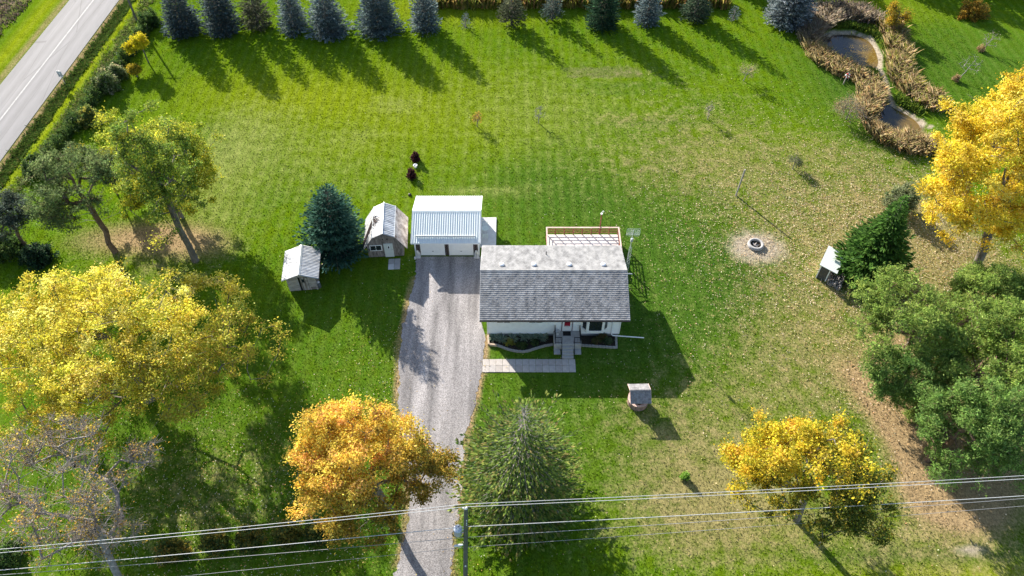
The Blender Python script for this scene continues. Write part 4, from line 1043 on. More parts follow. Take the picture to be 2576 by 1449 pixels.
for i in range(nrib):
    y0 = -.14 + i * (wd + .28) / nrib; y1 = y0 + (wd + .28) / nrib
    MB().prism([(-.14, zl - .028), (xr_ + .02, zr - .028), (xr_ + .02, zr + .012), (-.14, zl + .012)], y0 + .025, y1, 'y').build("roof_panel", M_METALROOF, wr)
M_LOG = mat("split_firewood", (.20, .175, .16), .35, 6, .95, .4, c2=(.33, .30, .28))
lm = []
for k in range(4):
    r_ = np.random.default_rng(k); n = 5; pr_ = [(.085 * math.cos(2 * math.pi * i / n + .3) * r_.uniform(.75, 1.25), .085 * math.sin(2 * math.pi * i / n + .3) * r_.uniform(.75, 1.25)) for i in range(n)]
    lm.append(MB().prism(pr_, -.21, .21, 'y').mesh("log"))
for m_ in lm: m_.materials.append(M_LOG)
LG = "firewood stacked and heaped by the wood shed"
k = 0
for row in range(6):                                                  # stacked inside
    for lay in range(6):
        o = link("firewood_log", lm[k % 4], None, None); k += 1
        lp = Vector((ww + .03 - .01 * (lay % 2), .30 + row * .42 + random.uniform(-.02, .02), .09 + lay * .165)); o.location = wsd.matrix_basis @ lp if False else Matrix.Translation(wa) @ Matrix.Rotation(ang, 4, 'Z') @ lp
        o.rotation_euler = (random.uniform(-.1, .1), random.uniform(-.5, .5), ang + R(90) + random.uniform(-.1, .1)); tag(o, "split grey log in the stack under the wood shed roof", "log", LG)
for i in range(7):                                                    # heap outside, in rows
    for j in range(5):
        for lay in range(2 if (i + j) % 3 else 3):
            o = link("firewood_log", lm[k % 4], None, None); k += 1
            lp = Vector((ww + .22 + i * .205 + random.uniform(-.04, .04), -.12 + j * .46 + random.uniform(-.05, .05) - .03 * i, .09 + lay * .16)); o.location = Matrix.Translation(wa) @ Matrix.Rotation(ang, 4, 'Z') @ lp
            o.rotation_euler = (random.uniform(-.15, .15), random.uniform(-.8, .8), ang + random.uniform(-.25, .25)); tag(o, "split grey log in the firewood heap beside the wood shed", "log", LG)

# ------------------------------------------------------------------ wishing well
wc = at(1603.5, 1012.5); wl_ = thing("wishing_well", "round wooden wishing well with small shingled gable roof on the front lawn", "well", (wc.x, wc.y, 0), .02)
M_STAVE = mat("pinkish_weathered_wood", (.25, .17, .155), .25, 5, .9, .3, stretch=(1, 1, .3)); M_STAVE2 = mat("reddish_weathered_wood", (.31, .20, .17), .25, 5, .9, .3, stretch=(1, 1, .3))
ns = 24; rw = .84
for i in range(ns):
    a = 2 * math.pi * i / ns; hw = math.pi * rw / ns - .007
    m_ = Matrix.Rotation(a, 4, 'Z') @ Matrix.Translation((rw, 0, 0)); MB().box(-.04, .04, -hw, hw, 0, .66 + .012 * (i % 3), m_).build("stave", M_STAVE if i % 2 else M_STAVE2, wl_)
for i in range(12):
    a0 = 2 * math.pi * i / 12; a1 = a0 + 2 * math.pi / 12 - .02
    MB().prism([(rr * math.cos(a), rr * math.sin(a)) for rr, a in ((.72, a0), (.72, a1), (.93, a1), (.93, a0))], .69, .74, 'z').build("rim_board", M_CAPR, wl_)
MB().lathe([(.78, .0), (.78, .06)], 24).build("floor", M_SOIL, wl_)
for s in (-1, 1):
    MB().box(s * .70 - .05, s * .70 + .05, -.05, .05, 0, 1.88).build("post", M_REDWOOD, wl_)
    b = MB(); b.bar((s * .70, 0, 1.2), (s * .70, .5, 1.55), .04); b.bar((s * .70, 0, 1.2), (s * .70, -.5, 1.55), .04); b.build("brace", M_REDWOOD, wl_)
MB().tube([(-.72, 0, 1.15), (.72, 0, 1.15)], .05, 8).build("windlass", M_STAVE, wl_)
M_WSH = mat("dark_weathered_shingle", (.17, .165, .17), .25, 4, .95, .3, c2=(.24, .235, .24))
wrf = MB().prism([(-.98, 1.42), (0, 2.02), (.98, 1.42), (.96, 1.38), (0, 1.97), (-.96, 1.38)], -.88, .88, 'x').build("roof", M_REDWOOD, wl_)
for s in (-1, 1):
    for i in range(7):
        y0 = 1.0 - i * .145; z0 = 1.42 + (.98 - y0) * .612 + .012; y1 = y0 - .16; z1 = z0 + .16 * .612
        b = MB()
        for j in range(7):
            xa = -.90 + j * .257; xb = xa + .25; b.poly([(xa, s * y0, z0 + .03), (xb, s * y0, z0 + .03), (xb, s * y1, z1 + .008), (xa, s * y1, z1 + .008)]); b.poly([(xa, s * y0, z0), (xb, s * y0, z0), (xb, s * y0, z0 + .03), (xa, s * y0, z0 + .03)])
        b.build("shingle_course", M_WSH, wrf)
for s in (-1, 1):
    for y_ in (-1.0, 1.0): MB().bar((s * .89, y_, 1.40), (s * .89, 0, 2.0), .03, .1).build("barge_board", M_CAPR, wrf)

# ------------------------------------------------------------------ fire ring, poles, sign, lifebuoy
fc = at(1900, 618); fr_ = thing("fire_ring", "round concrete fire ring on an ash patch in the lawn", "fire pit", (fc.x, fc.y, 0))
MB().lathe([(.56, .30), (.56, .02), (.80, 0), (.84, .05), (.80, .33), (.74, .36), (.60, .36), (.56, .30)], 28, (0, 0, 0), False).build("ring", mat("grey_ring_concrete", (.33, .32, .315), .15, 6, .9, .2), fr_, smooth=True)
MB().lathe([(.57, .0), (.57, .05)], 20).build("ash_bed", M_SOIL, fr_)
for i, (x, y, a) in enumerate(((-.15, .05, .3), (.12, -.1, 1.9), (.05, .18, 2.6), (-.05, -.2, 1.0))):
    o = link("charred_log", lm[i % 4], None, None); o.location = (fc.x + x, fc.y + y, .12 + .05 * (i % 2)); o.rotation_euler = (.1, .3 * i, a); tag(o, "short log lying inside the concrete fire ring", "log", "logs in the fire ring")
p = at(1851, 492); t = thing("lawn_post", "lone bare grey pole standing in the dry lawn above the fire ring", "pole", (p.x, p.y, 0)); t.rotation_euler = (0, R(2), 0)
MB().tube([(0, 0, 0), (0, 0, 3.75)], [.105, .09], 8).build("shaft", mat("pale_pole_wood", (.36, .33, .30), .2, 5, .9), t)
p = at(344.5, 52); t = thing("utility_pole", "dark utility pole by the hedge corner, its top cut by the photo's edge", "utility pole", (p.x, p.y, 0)); MB().tube([(0, 0, 0), (0, 0, 8.2)], [.16, .11], 10).build("shaft", M_BARK, t); MB().bar((-.9, 0, 7.7), (.9, 0, 7.7), .1).build("cross_arm", M_BARK, t)
t = thing("speed_sign", "white 50 speed limit sign on a post in the roadside ditch", "road sign", (-57.08, 81.95, -.2), R(-4))
MB().box(-.03, .03, .02, .06, 0, 2.1).build("post", M_GALV, t)
MB().box(-.30, .30, -.004, .018, 1.25, 2.12).build("panel", M_TRIM, t)
b = MB(); b.box(-.28, .28, -.008, -.0045, 1.27, 1.285); b.box(-.28, .28, -.008, -.0045, 2.085, 2.10); b.box(-.28, -.265, -.008, -.0045, 1.285, 2.085); b.box(.265, .28, -.008, -.0045, 1.285, 2.085); b.build("border", M_BLACK, t)
def lettering(txt, size, x, y, z, parent):
    c = bpy.data.curves.new("lettering", 'FONT'); c.body = txt; c.size = size; c.align_x = 'CENTER'; c.extrude = .002; c.offset = .004
    tmp = bpy.data.objects.new("lettering", c); COL.objects.link(tmp); dg = bpy.context.evaluated_depsgraph_get(); me = bpy.data.meshes.new_from_object(tmp.evaluated_get(dg)); bpy.data.objects.remove(tmp)
    me.materials.clear(); o = link("lettering", me, M_BLACK, parent); o.location = (x, y, z); o.rotation_euler = (R(90), 0, 0); return o
lettering("MAXIMUM", .115, 0, -.008, 1.93, t); lettering("50", .58, 0, -.008, 1.39, t)
p = at(2121, 212); t = thing("lifebuoy_stand", "red and white lifebuoy hung on a post beside the pond", "lifebuoy stand", (p.x, p.y, 0)); t.rotation_euler = (0, R(3), 0)
MB().box(-.05, .05, -.05, .05, 0, 1.75).build("post", M_BARKGREY, t)
for k in range(8):
    a0 = k * math.pi / 4; MB().tube([(.27 * math.cos(a0 + j * math.pi / 16), -.13, 1.35 + .27 * math.sin(a0 + j * math.pi / 16)) for j in range(5)], .085, 8, False).build("ring_segment", M_TRIM if k % 2 else mat("lifebuoy_red", (.55, .05, .05), .1), t)

# ------------------------------------------------------------------ utility pole and wires at the front
pt_ = at(1172, 1279, 12.5)
up = thing("utility_pole", "wooden utility pole with grey transformer beside the driveway entrance", "utility pole", (pt_.x - .62, pt_.y, 0)); up.rotation_euler = (0, R(2.85), 0)
M_POLE = mat("greenish_treated_pole", (.10, .105, .09), .3, 6, .9, .3, stretch=(1, 1, .2))
MB().tube([(0, 0, 0), (0, 0, 12.5)], [.18, .135], 12).build("shaft", M_POLE, up)
MB().tube([(0, 0, 12.4), (.02, 0, 12.56), (.02, 0, 12.7)], [.12, .07, .05], 10).build("insulator", M_TRIM, up)
MB().tube([(-.02, .14, 12.15), (-.22, .16, 12.17)], .05, 8).build("insulator", M_TRIM, up)
tr_ = MB().lathe([(.24, 8.57), (.27, 8.62), (.27, 9.29), (.29, 9.30), (.29, 9.37), (.2, 9.43), (.05, 9.45)], 20, (-.52, -.02, 0)).build("transformer", mat("grey_blue_enamel", (.42, .47, .56), .06, 4, .4), up, smooth=True)
MB().tube([(-.52, -.1, 9.43), (-.50, -.1, 9.62)], [.06, .03], 8).build("bushing", M_TRIM, tr_); MB().tube([(-.45, .1, 9.43), (-.44, .1, 9.57)], [.05, .025], 8).build("bushing", M_BLACK, tr_)
b = MB(); b.bar((-.26, 0, 9.17), (-.1, 0, 9.17), .06); b.bar((-.26, 0, 8.72), (-.1, 0, 8.72), .06); b.build("bracket", M_GALV, tr_)
MB().tube([(-.74, 0, 9.07), (-.92, -.1, 8.67), (-.75, -.1, 8.27), (-.3, -.08, 8.17), (-.15, -.1, 8.27)], .02, 6).build("cable_loop", M_BLACK, up)
MB().tube([(-.17, -.05, 6.75), (-.45, -.06, 6.65), (-.78, -.07, 6.55)], [.05, .10, .07], 10).build("splice_case", mat("pale_grey_plastic", (.6, .62, .65), .05), up)
for z, w_ in ((11.0, .07), (10.6, .05), (10.3, .05)): MB().box(.02, .08, -.17, -.13, z - w_, z + w_).build("fitting", M_TRIM, up)
MB().box(-.05, .06, -.20, -.165, 3.0, 3.2).build("number_plate", M_TRIM, up)
M_WIRE = mat("bright_aluminium_wire", (.42, .43, .44), .05, 3, .5); M_WIRE2 = mat("dull_cable", (.25, .25, .26), .05, 3, .6)
def wire(label, L, Mp, Rr, zl, zm, zr, rad, m):
    a = at(*L, zl); c = at(*Mp, zm); e = at(*Rr, zr); t = []
    a2 = c + (a - c) * 1.35; e2 = c + (e - c) * 1.35
    def seg(p, q, sag, n=18): return [p + (q - p) * i / n + Vector((0, 0, -sag * 4 * (i / n) * (1 - i / n))) for i in range(n + 1)]
    pts = seg(a2, c, .28) + seg(c, e2, .28)[1:]
    o = MB().tube(pts, rad, 5).build("overhead_wire", m); tag(o, label, "wire", "wires on the front utility pole")
wire("topmost overhead wire, along the upper edge of the close pair", (0, 1378), (1172, 1268), (2576, 1193), 12.5, 12.66, 12.5, .018, M_WIRE)
wire("second overhead wire, the lower one of the close top pair", (0, 1387), (1172, 1275), (2576, 1201), 12.0, 12.1, 12.0, .018, M_WIRE)
wire("third overhead wire, passing the transformer's top", (0, 1431), (1170, 1325), (2576, 1244), 9.5, 9.65, 9.5, .022, M_WIRE)
wire("fourth overhead wire, thin cable just below the transformer-top wire", (0, 1443), (1168, 1352), (2576, 1251), 7.8, 7.9, 7.8, .017, M_WIRE2)
wire("lowest overhead wire, thin dull cable at the splice case", (0, 1490), (1166, 1377), (2576, 1270), 6.2, 6.3, 6.2, .014, M_WIRE2)
# ------------------------------------------------------------------ spruces along the back of the lawn
BLUE = [(.12, .17, .18, 3), (.16, .215, .225, 2), (.08, .12, .13, 2)]
BLUEDK = [(.085, .12, .13, 3), (.11, .16, .165, 2), (.065, .09, .09, 2)]
SILV = [(.22, .265, .28, 2), (.16, .20, .22, 3), (.10, .135, .15, 2)]
DKGR = [(.04, .09, .05, 3), (.06, .12, .06, 2), (.026, .06, .036, 2)]
TEAL = [(.030, .082, .058, 3), (.048, .115, .08, 2), (.018, .052, .04, 2)]
OLIVE = [(.10, .115, .065, 3), (.14, .15, .09, 1), (.07, .085, .05, 2)]
TIPB = [(.20, .26, .27, 1), (.26, .31, .31, 1)]
SG = "row of spruces along the back lawn edge"
SP = [  # photo x, y of the base, height, radius, palette, tips, shape, label, extra
    (468, 84, 6.6, 2.45, BLUEDK, None, .80, "dark blue spruce at the row's hedge end, leftmost of the spruces", {}),
    (566, 80, 7.7, 2.6, BLUEDK, None, .80, "broad dark spruce pressed between the leftmost spruce and the olive one", {}),
    (652, 70, 6.8, 1.9, OLIVE, None, .75, "thin olive-brown spruce with see-through crown near the row's left end", dict(gap=.3)),
    (743, 77, 5.9, 1.75, BLUE, TIPB, .72, "narrow pale blue spruce standing just right of the olive-brown one", {}),
    (829, 85, 6.4, 2.55, BLUE, TIPB, .68, "wide ragged blue-green spruce, fifth from the row's left end", dict(irreg=.22)),
    (956, 80, 6.6, 2.75, BLUE, None, .66, "plump dense blue spruce with rounded skirt, left of the last big blue one", {}),
    (1071, 74, 6.4, 1.95, BLUE, TIPB, .70, "blue spruce beside the small lone blue sapling spruce", {}),
    (1287, 62, 5.3, 1.75, OLIVE, None, .80, "sparse grey-green spruce with thin lower branches, right of the small blue one", dict(gap=.35, z0=.7)),
    (1389, 50, 4.6, 1.30, [(.11, .15, .13, 2), (.08, .11, .09, 2)], None, .8, "small pale spruce on a bare leg of trunk in mid row", dict(gap=.2, z0=.9)),
    (1514, 66, 7.1, 2.3, DKGR, None, .70, "dark green spruce, the only deep green one in mid row", {}),
    (1627, 58, 5.7, 1.75, BLUE, TIPB, .68, "light blue narrow spruce right of the dark green one", {}),
    (1747, 48, 7.0, 1.9, [(.06, .10, .06, 2), (.09, .125, .075, 2)], None, .78, "grey-green open spruce left of the tiny silver sapling", dict(gap=.25)),
    (1979, 58, 6.2, 3.3, SILV, [(.36, .40, .42, 1)], .55, "broad silver-blue spruce next to the pond reeds", {}),
    (1172, 67, 1.75, .72, SILV, None, .8, "tiny blue spruce sapling alone in the row's gap", dict(spray=.26)),
    (1844, 50, 1.75, .75, SILV, None, .75, "tiny silver spruce sapling left of the broad silver-blue spruce", dict(spray=.26)),
]
for i, (x, y, h, rad, pal, tip, shp, lab, kw) in enumerate(SP):
    k = dict(spray=.44, dens=1.05, tipcol=tip, shape=shp * .80, irreg=.16); k.update(kw)
    b = at(x, y); b.z = 0
    spruce("spruce_tree", lab, b, h * 1.14, rad * 1.02, pal, 100 + i, SG, **k)
# spruces behind, whose tops stay above the frame but whose shade reaches the lawn
for i, (x, y, h, rad, lab) in enumerate(((62, 110, 11, 3.4, "tall dark spruce behind the pond casting the wide corner shade"), (70, 107, 10, 3.5, "dark spruce behind the top right lawn corner"), (55, 112, 11, 3.3, "dark spruce beyond the pond's far reeds"), (33.5, 107.5, 9.5, 2.8, "dark spruce behind the tiny silver sapling"), (40, 108, 9, 2.8, "dark spruce behind the broad silver-blue spruce"), (78, 104, 9, 3.3, "dark spruce at the far right lawn edge"), (48, 108, 7, 2.4, "dark spruce behind the reeds left of the pond"))):
    spruce("spruce_tree", lab, (x, y, 0), h, rad, DKGR, 140 + i, "dark spruces behind the pond", dens=.85, spray=.5, shape=.75)

# ------------------------------------------------------------------ spruces on the lawn
spruce("spruce_tree", "dark teal spruce between the two wooden sheds", at(846, 636), 8.9, 2.95, TEAL, 201, None, lean=(R(-1), R(4)), dens=1.2, spray=.46, shape=.66, irreg=.22, droop=.26, gap=.10, tipcol=[(.07, .16, .115, 1)], tipfrac=.4)
b = at(2176, 690)
spruce("spruce_tree", "bright green spruce rising over the wood shed", b, 10.6, 2.75, [(.07, .16, .03, 3), (.11, .23, .045, 2), (.045, .10, .026, 2)], 202, None, lean=(0, R(-1)), dens=1.2, spray=.60, shape=.92, irreg=.22, droop=.1, tipcol=[(.10, .20, .04, 1)], tipfrac=.3)
root = spruce("spruce_tree", "big open-topped spruce between driveway and front lawn, trunk showing", (0.45, 26.0, 0), 14.2, 5.0, [(.14, .22, .05, 3), (.20, .28, .06, 3), (.075, .125, .042, 2)], 203, None, lean=(0, R(1.5)), dens=1.3, spray=.40, shape=.80, gap=.10, irreg=.20, droop=.34, step=2.1, narrow=1.1, fewer=.62, limb=1.5, bark=M_BARKGREY, tipcol=[(.26, .31, .07, 1), (.27, .23, .08, 1)], tipfrac=.22)

# ------------------------------------------------------------------ broad-leaved trees
YEL = [(.70, .62, .07, 4), (.78, .70, .18, 3), (.56, .52, .06, 3), (.58, .42, .05, 1), (.34, .34, .04, .8)]
def side_colour(axis, lo, hi, pal2):
    """leaves still green on one side of the crown; also a painted sunlit edge"""
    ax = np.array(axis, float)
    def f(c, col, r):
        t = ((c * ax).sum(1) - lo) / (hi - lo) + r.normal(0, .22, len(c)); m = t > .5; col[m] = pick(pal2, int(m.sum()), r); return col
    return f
bb = Vector((-31.9, 35.2, 0))
big_c = (-31.5, 35.7, 7.6)
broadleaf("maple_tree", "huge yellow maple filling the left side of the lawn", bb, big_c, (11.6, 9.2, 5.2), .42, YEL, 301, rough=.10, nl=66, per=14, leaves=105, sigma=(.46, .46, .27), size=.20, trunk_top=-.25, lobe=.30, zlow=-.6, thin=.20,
          colour_fn=side_colour((.8, -.5, -.4), (np.array(big_c) * np.array([.8, -.5, -.4])).sum() + 2.2, (np.array(big_c) * np.array([.8, -.5, -.4])).sum() + 8.0, [(.52, .47, .06, 3), (.38, .41, .05, 2), (.52, .36, .07, 1)]))
oc = at(922, 1172, 8.6)
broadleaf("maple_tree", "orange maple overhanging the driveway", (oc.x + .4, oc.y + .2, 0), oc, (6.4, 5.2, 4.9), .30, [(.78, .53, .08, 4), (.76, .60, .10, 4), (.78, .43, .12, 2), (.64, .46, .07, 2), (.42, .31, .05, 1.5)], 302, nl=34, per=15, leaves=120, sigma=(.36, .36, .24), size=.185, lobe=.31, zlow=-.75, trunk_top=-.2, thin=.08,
          colour_fn=side_colour((.7, -.6, -.5), (np.array(oc) * np.array([.7, -.6, -.5])).sum() - .8, (np.array(oc) * np.array([.7, -.6, -.5])).sum() + 3.8, [(.34, .22, .03, 2), (.20, .18, .03, 2), (.42, .27, .04, 2), (.16, .17, .03, 1)]))
mc = at(2048, 1193, 7.2)
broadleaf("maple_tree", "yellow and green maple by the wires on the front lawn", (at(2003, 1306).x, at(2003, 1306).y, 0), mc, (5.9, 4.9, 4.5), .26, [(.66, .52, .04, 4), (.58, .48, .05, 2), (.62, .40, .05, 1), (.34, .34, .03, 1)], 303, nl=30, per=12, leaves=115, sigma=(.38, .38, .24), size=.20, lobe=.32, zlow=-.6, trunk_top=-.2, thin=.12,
          colour_fn=side_colour((.55, -.55, -.75), (np.array(mc) * np.array([.55, -.55, -.75])).sum() - 3.4, (np.array(mc) * np.array([.55, -.55, -.75])).sum() + 1.8, [(.095, .14, .025, 3), (.15, .18, .028, 2), (.22, .20, .03, 1.5), (.40, .30, .035, 1)]))
yc = at(2520, 420, 11.5)
broadleaf("maple_tree", "tall golden maple at the pond side, cut by the photo's edge", (at(2450, 688).x, at(2450, 688).y, 0), yc, (7.3, 7.0, 9.8), .42, [(.72, .58, .05, 4), (.76, .63, .12, 3), (.66, .49, .04, 2), (.52, .38, .03, 1)], 304, nl=50, per=14, leaves=125, sigma=(.46, .46, .34), size=.23, lobe=.28, zlow=-.85, trunk_top=.1, thin=.10)
tc = np.array((-32.3, 52.0, 11.6))
broadleaf("locust_tree", "tall slender dark green tree with long bare trunk in the left yard", at(492, 656), tc, (3.4, 3.4, 7.6), .30, [(.19, .28, .045, 3), (.27, .34, .05, 2), (.13, .20, .035, 2), (.58, .55, .06, 1)], 305, nl=26, per=9, leaves=110, sigma=(.40, .40, .26), size=.20, lobe=.36, zlow=-.8, trunk_top=.85, thin=.15, bark=M_BARK)
tc = np.array((-35.8, 58.2, 6.2))
broadleaf("maple_tree", "yellow-green maple spreading behind the tall slender dark tree", (-35.4, 57.8, 0), tc, (6.6, 5.6, 5.2), .24, [(.30, .37, .04, 3), (.40, .44, .045, 2), (.20, .27, .035, 2), (.66, .62, .06, 2.5)], 306, nl=32, per=12, leaves=110, sigma=(.42, .42, .27), size=.21, lobe=.32, zlow=-.75, trunk_top=0, thin=.1,
          colour_fn=side_colour((.45, -.25, -.6), (np.array(tc) * np.array([.45, -.25, -.6])).sum() - .8, (np.array(tc) * np.array([.45, -.25, -.6])).sum() + 3.0, [(.60, .55, .05, 3), (.42, .44, .04, 2), (.22, .29, .03, 2)]))  # yellower right and low side paints a sunlit edge into the leaves
for i, (x, y, z, rx, rz, by, lab, pal) in enumerate(((258, 420, 4.0, 2.4, 2.2, 470, "low yellow tree half hidden left of the tall slender tree", [(.50, .42, .03, 3), (.33, .33, .03, 2), (.16, .2, .03, 2)]),
                                     (355, 113, 2.6, 1.7, 1.3, 145, "small bright yellow tree at the far end of the hedge", [(.60, .52, .02, 4), (.50, .45, .03, 2)]),
                                     (338, 176, 1.0, .5, .5, 192, "little golden shrub just below the small bright yellow tree", [(.5, .38, .03, 3), (.25, .22, .03, 2)]))):
    c = at(x, y, z); broadleaf("young_tree", lab, (c.x, c.y, 0), c, (rx, rx, rz), .09, pal, 320 + i, nl=8, per=9, leaves=70, sigma=.26, size=.22, lobe=.45, zlow=-.6, thin=.0)
pc = at(188, 462, 8.2)
pine("pine_tree", "grey-green pine with bare lower trunk beside the hedge", at(290, 634), pc, (5.0, 4.6, 3.7), .27, [(.15, .21, .075, 3), (.20, .26, .10, 2), (.11, .155, .06, 2)], 401, nl=30, per=9, zlow=-.9, tufts=22, sigma=(.36, .36, .22), size=.28, lobe=.28, dead=12)
sc = at(22, 548, 4.6)
pine("pine_tree", "small grey pine at the photo's left edge", at(72, 628), sc, (2.9, 2.9, 2.2), .17, [(.09, .12, .09, 3), (.13, .16, .13, 1), (.06, .08, .06, 2)], 402, nl=12, per=10, tufts=24, sigma=(.32, .32, .24), size=.24)

# bare tree in the lower left corner
r5 = np.random.default_rng(77)
def bare_big(label, base, center, rad, r0, seed):
    r = np.random.default_rng(seed); base = np.array(base, float); center = np.array(center, float); rad = np.array(rad, float)
    cl = lobes_clumps(center, rad, 28, 8, r, .34, shell=.35, zlow=-.75)
    top = base + (center - base) * .50; k = 7
    tp = [base + (top - base) * np.array([(i / (k - 1)) ** 1.2, (i / (k - 1)) ** 1.2, i / (k - 1)]) for i in range(k)]
    arr, par, rd, idx = skeleton(tp, cl, r, r0, tip=.018, bend=.09, low=.35, frac=.6)
    root = thing("bare_tree", label, "tree", tuple(base)); limb_meshes("bare", arr, par, rd, k, root, M_BARKGREY, base)
    a = np.repeat(cl, 6, 0); out = unit(np.repeat(cl - top, 6, 0)); b = a + unit(r.normal(0, .8, a.shape) + out * .8) * r.uniform(.5, 1.3, (len(a), 1))
    a2 = np.repeat(a + (b - a) * .5, 3, 0); b2 = a2 + unit(r.normal(0, .8, a2.shape) + np.repeat(out, 3, 0) * .7) * r.uniform(.25, .7, (len(a2), 1))
    v, f = frusta(np.concatenate([a, a2]) - base, np.concatenate([b, b2]) - base, np.concatenate([np.full(len(a), .021), np.full(len(a2), .013)]), np.concatenate([np.full(len(a), .012), np.full(len(a2), .008)]), 3)
    link("twigs", np_mesh("bare_twigs", v, f), mat("pale_twigs", (.25, .215, .185), .2, 5, .95), root)
    sel = b2[r.random(len(b2)) < .28]; v, f, c = leaf_cloud(sel, 3, .22, .15, [(.50, .32, .05, 3), (.55, .42, .08, 2), (.38, .2, .05, 1)], r)
    link("last_leaves", np_mesh("bare_leaves", v - base, f, c), M_LEAF, root)
bc = at(190, 1225, 9.5)
bare_big("nearly leafless grey tree in the photo's bottom left corner", (-28.4, 18.6, 0), bc, (7.4, 6.0, 4.6), .25, 83)

# ------------------------------------------------------------------ pines on the right
PG = [(.23, .33, .07, 3), (.30, .40, .09, 3), (.15, .23, .055, 2)]; PG2 = [(.19, .31, .075, 3), (.25, .38, .10, 2), (.13, .22, .06, 2)]
PN = "clump of pines at the right edge"
for i, (px, py, z, rx, ry, rz, bx_, by_, pal, lab) in enumerate((
        (2302, 806, 6.0, 6.2, 4.9, 2.9, 2266, 925, PG, "broad flat-topped pine at the top of the right clump, trunk showing"),
        (2303, 948, 3.6, 3.8, 3.2, 2.7, 2300, 1030, PG2, "low bushy pine in front of the flat-topped pine"),
        (2478, 930, 5.6, 4.3, 3.8, 3.6, 2440, 1050, PG, "rounded pine behind the low bushy pine at the right edge"),
        (2415, 1095, 4.6, 3.9, 3.6, 3.7, 2385, 1180, PG2, "dense round pine at the lower end of the right clump"),
        (2550, 1080, 5.6, 3.8, 3.6, 4.0, 2500, 1200, PG2, "pine cut by the photo's right edge, beside the dense round one"),
        (2490, 745, 5.4, 3.6, 3.2, 2.5, 2440, 830, PG, "pine under the golden maple, rearmost of the right clump"),
        (2555, 845, 6.2, 3.4, 3.2, 3.0, 2500, 960, PG, "pine cut by the right edge below the golden maple"))):
    c = at(px, py, z); b = at(bx_, by_)
    rx, ry, rz = rx * 1.12, ry * 1.12, rz * 1.12
    pine("pine_tree", lab, (c.x - .5 if i not in (0,) else b.x, c.y + .2 if i not in (0,) else b.y, 0), c, (rx, ry, rz), .22, pal, 410 + i, nl=44, per=9, tufts=19, sigma=(.30, .30, .20), size=.25, lobe=.25, group=PN, zlow=-.55 if i in (0, 5) else -.95, dead=8 if i == 0 else 0)
for i, (x, y, s, lab) in enumerate(((2300, 1052, 1.0, "small dark pine seedling at the needle-strewn edge, upper of two"), (2372, 1172, 1.0, "small dark pine seedling at the needle-strewn edge, lower of two"))):
    shrub("pine_seedling", lab, at(x, y), (1.0 * s, .9 * s, 1.3 * s), PG, 430 + i, n=50, leaves=45, size=.2, sigma=.14, m=M_NEEDLE, aspect=.3, group="pine seedlings")

# ------------------------------------------------------------------ shrubs, saplings
c = at(2280, 487, 2.2)
shrub("round_bush", "round grey-green bush behind the bright green spruce's top", (c.x - .3, c.y, .5), (1.75, 1.6, 2.9), [(.20, .24, .12, 3), (.28, .31, .17, 2), (.14, .18, .08, 2)], 501, n=110, leaves=70, size=.2, sigma=.22)
for i, (x, y, lab) in enumerate(((1046, 404, "dark red shrub, the farther of two behind the garage"), (1035, 446, "dark red shrub with white pot beside it, nearer the garage"))):
    shrub("red_shrub", lab, at(x, y), (.55, .55, 1.15), [(.075, .022, .028, 3), (.11, .035, .035, 2), (.045, .018, .02, 2)], 510 + i, n=80, leaves=28, size=.14, sigma=.09, group="dark red shrubs")
p = at(1043, 421); t = thing("white_pot", "white pot between the two dark red shrubs", "pot", (p.x + .1, p.y, 0)); MB().lathe([(.16, 0), (.22, .34), (.25, .36), (.2, .36), (.18, .2)], 14).build("vessel", M_TRIM, t)
p = at(1031, 491); t = thing("marker_stone", "small dark stone in the grass behind the garage", "stone", (p.x, p.y, 0)); MB().lathe([(.18, 0), (.2, .1), (.13, .2), (.03, .23)], 7).build("stone", M_BLACK, t)
SAP = [  # x, y base, height, spread, leaf palette, leaves, label, lean
    (1200, 318, 1.9, .45, [(.50, .28, .05, 2), (.42, .30, .06, 1)], 2, "small sapling with orange leaves in the middle of the back lawn", (.1, .1)),
    (1355, 310, 2.3, .8, None, 0, "bare twiggy sapling right of the orange-leaved one", (0, .1)),
    (1780, 300, 2.4, .6, [(.45, .38, .22, 1)], 1, "pale dry sapling on the tan lawn left of the pole", (0, 0)),
    (1870, 203, 2.6, 1.1, [(.30, .30, .12, 2), (.4, .34, .16, 1)], 4, "pale-leaved young tree below the back spruces' shadows", (.3, 0)),
    (1994, 424, 1.7, .8, [(.11, .14, .06, 2), (.16, .18, .07, 1)], 5, "small green young tree between the lone pole and the pond", (0, 0)),
    (2408, 203, 3.4, 1.5, None, 0, "leafless pale apple tree in front of the golden maple's top", (1.0, .4)),
    (2470, 128, 2.4, 1.3, [(.3, .25, .18, 1)], 1, "leafless small tree with grassy foot at the pond meadow", (.6, .2)),
    (2122, 13, 3.5, 1.4, [(.12, .14, .05, 1)], 5, "young tree behind the pond, only its foot in the photo", (0, .2)),
]
for i, (x, y, h, sp_, pal, lv, lab, ln) in enumerate(SAP):
    bare_tree("sapling", lab, at(x, y), h, sp_, 520 + i, r0=.05, tips=26, leafpal=pal, leaves=lv, lean=ln, size=.13, twig=.4, bark=M_BARKGREY if i != 0 else M_BARK)
for x, y, lab in ((2470, 128, "tuft of dry grass round the foot of a leafless tree"), (2408, 203, "tuft of dry grass round the apple tree's foot")):
    shrub("grass_tuft", lab + (" near the meadow shade" if x > 2450 else ""), at(x - 5, y), (.55, .5, .8), [(.42, .30, .16, 2), (.3, .22, .1, 1)], int(x), n=40, leaves=25, size=.28, sigma=.1, m=M_GRASSY, stems=False, aspect=.12, cat="grass tuft")
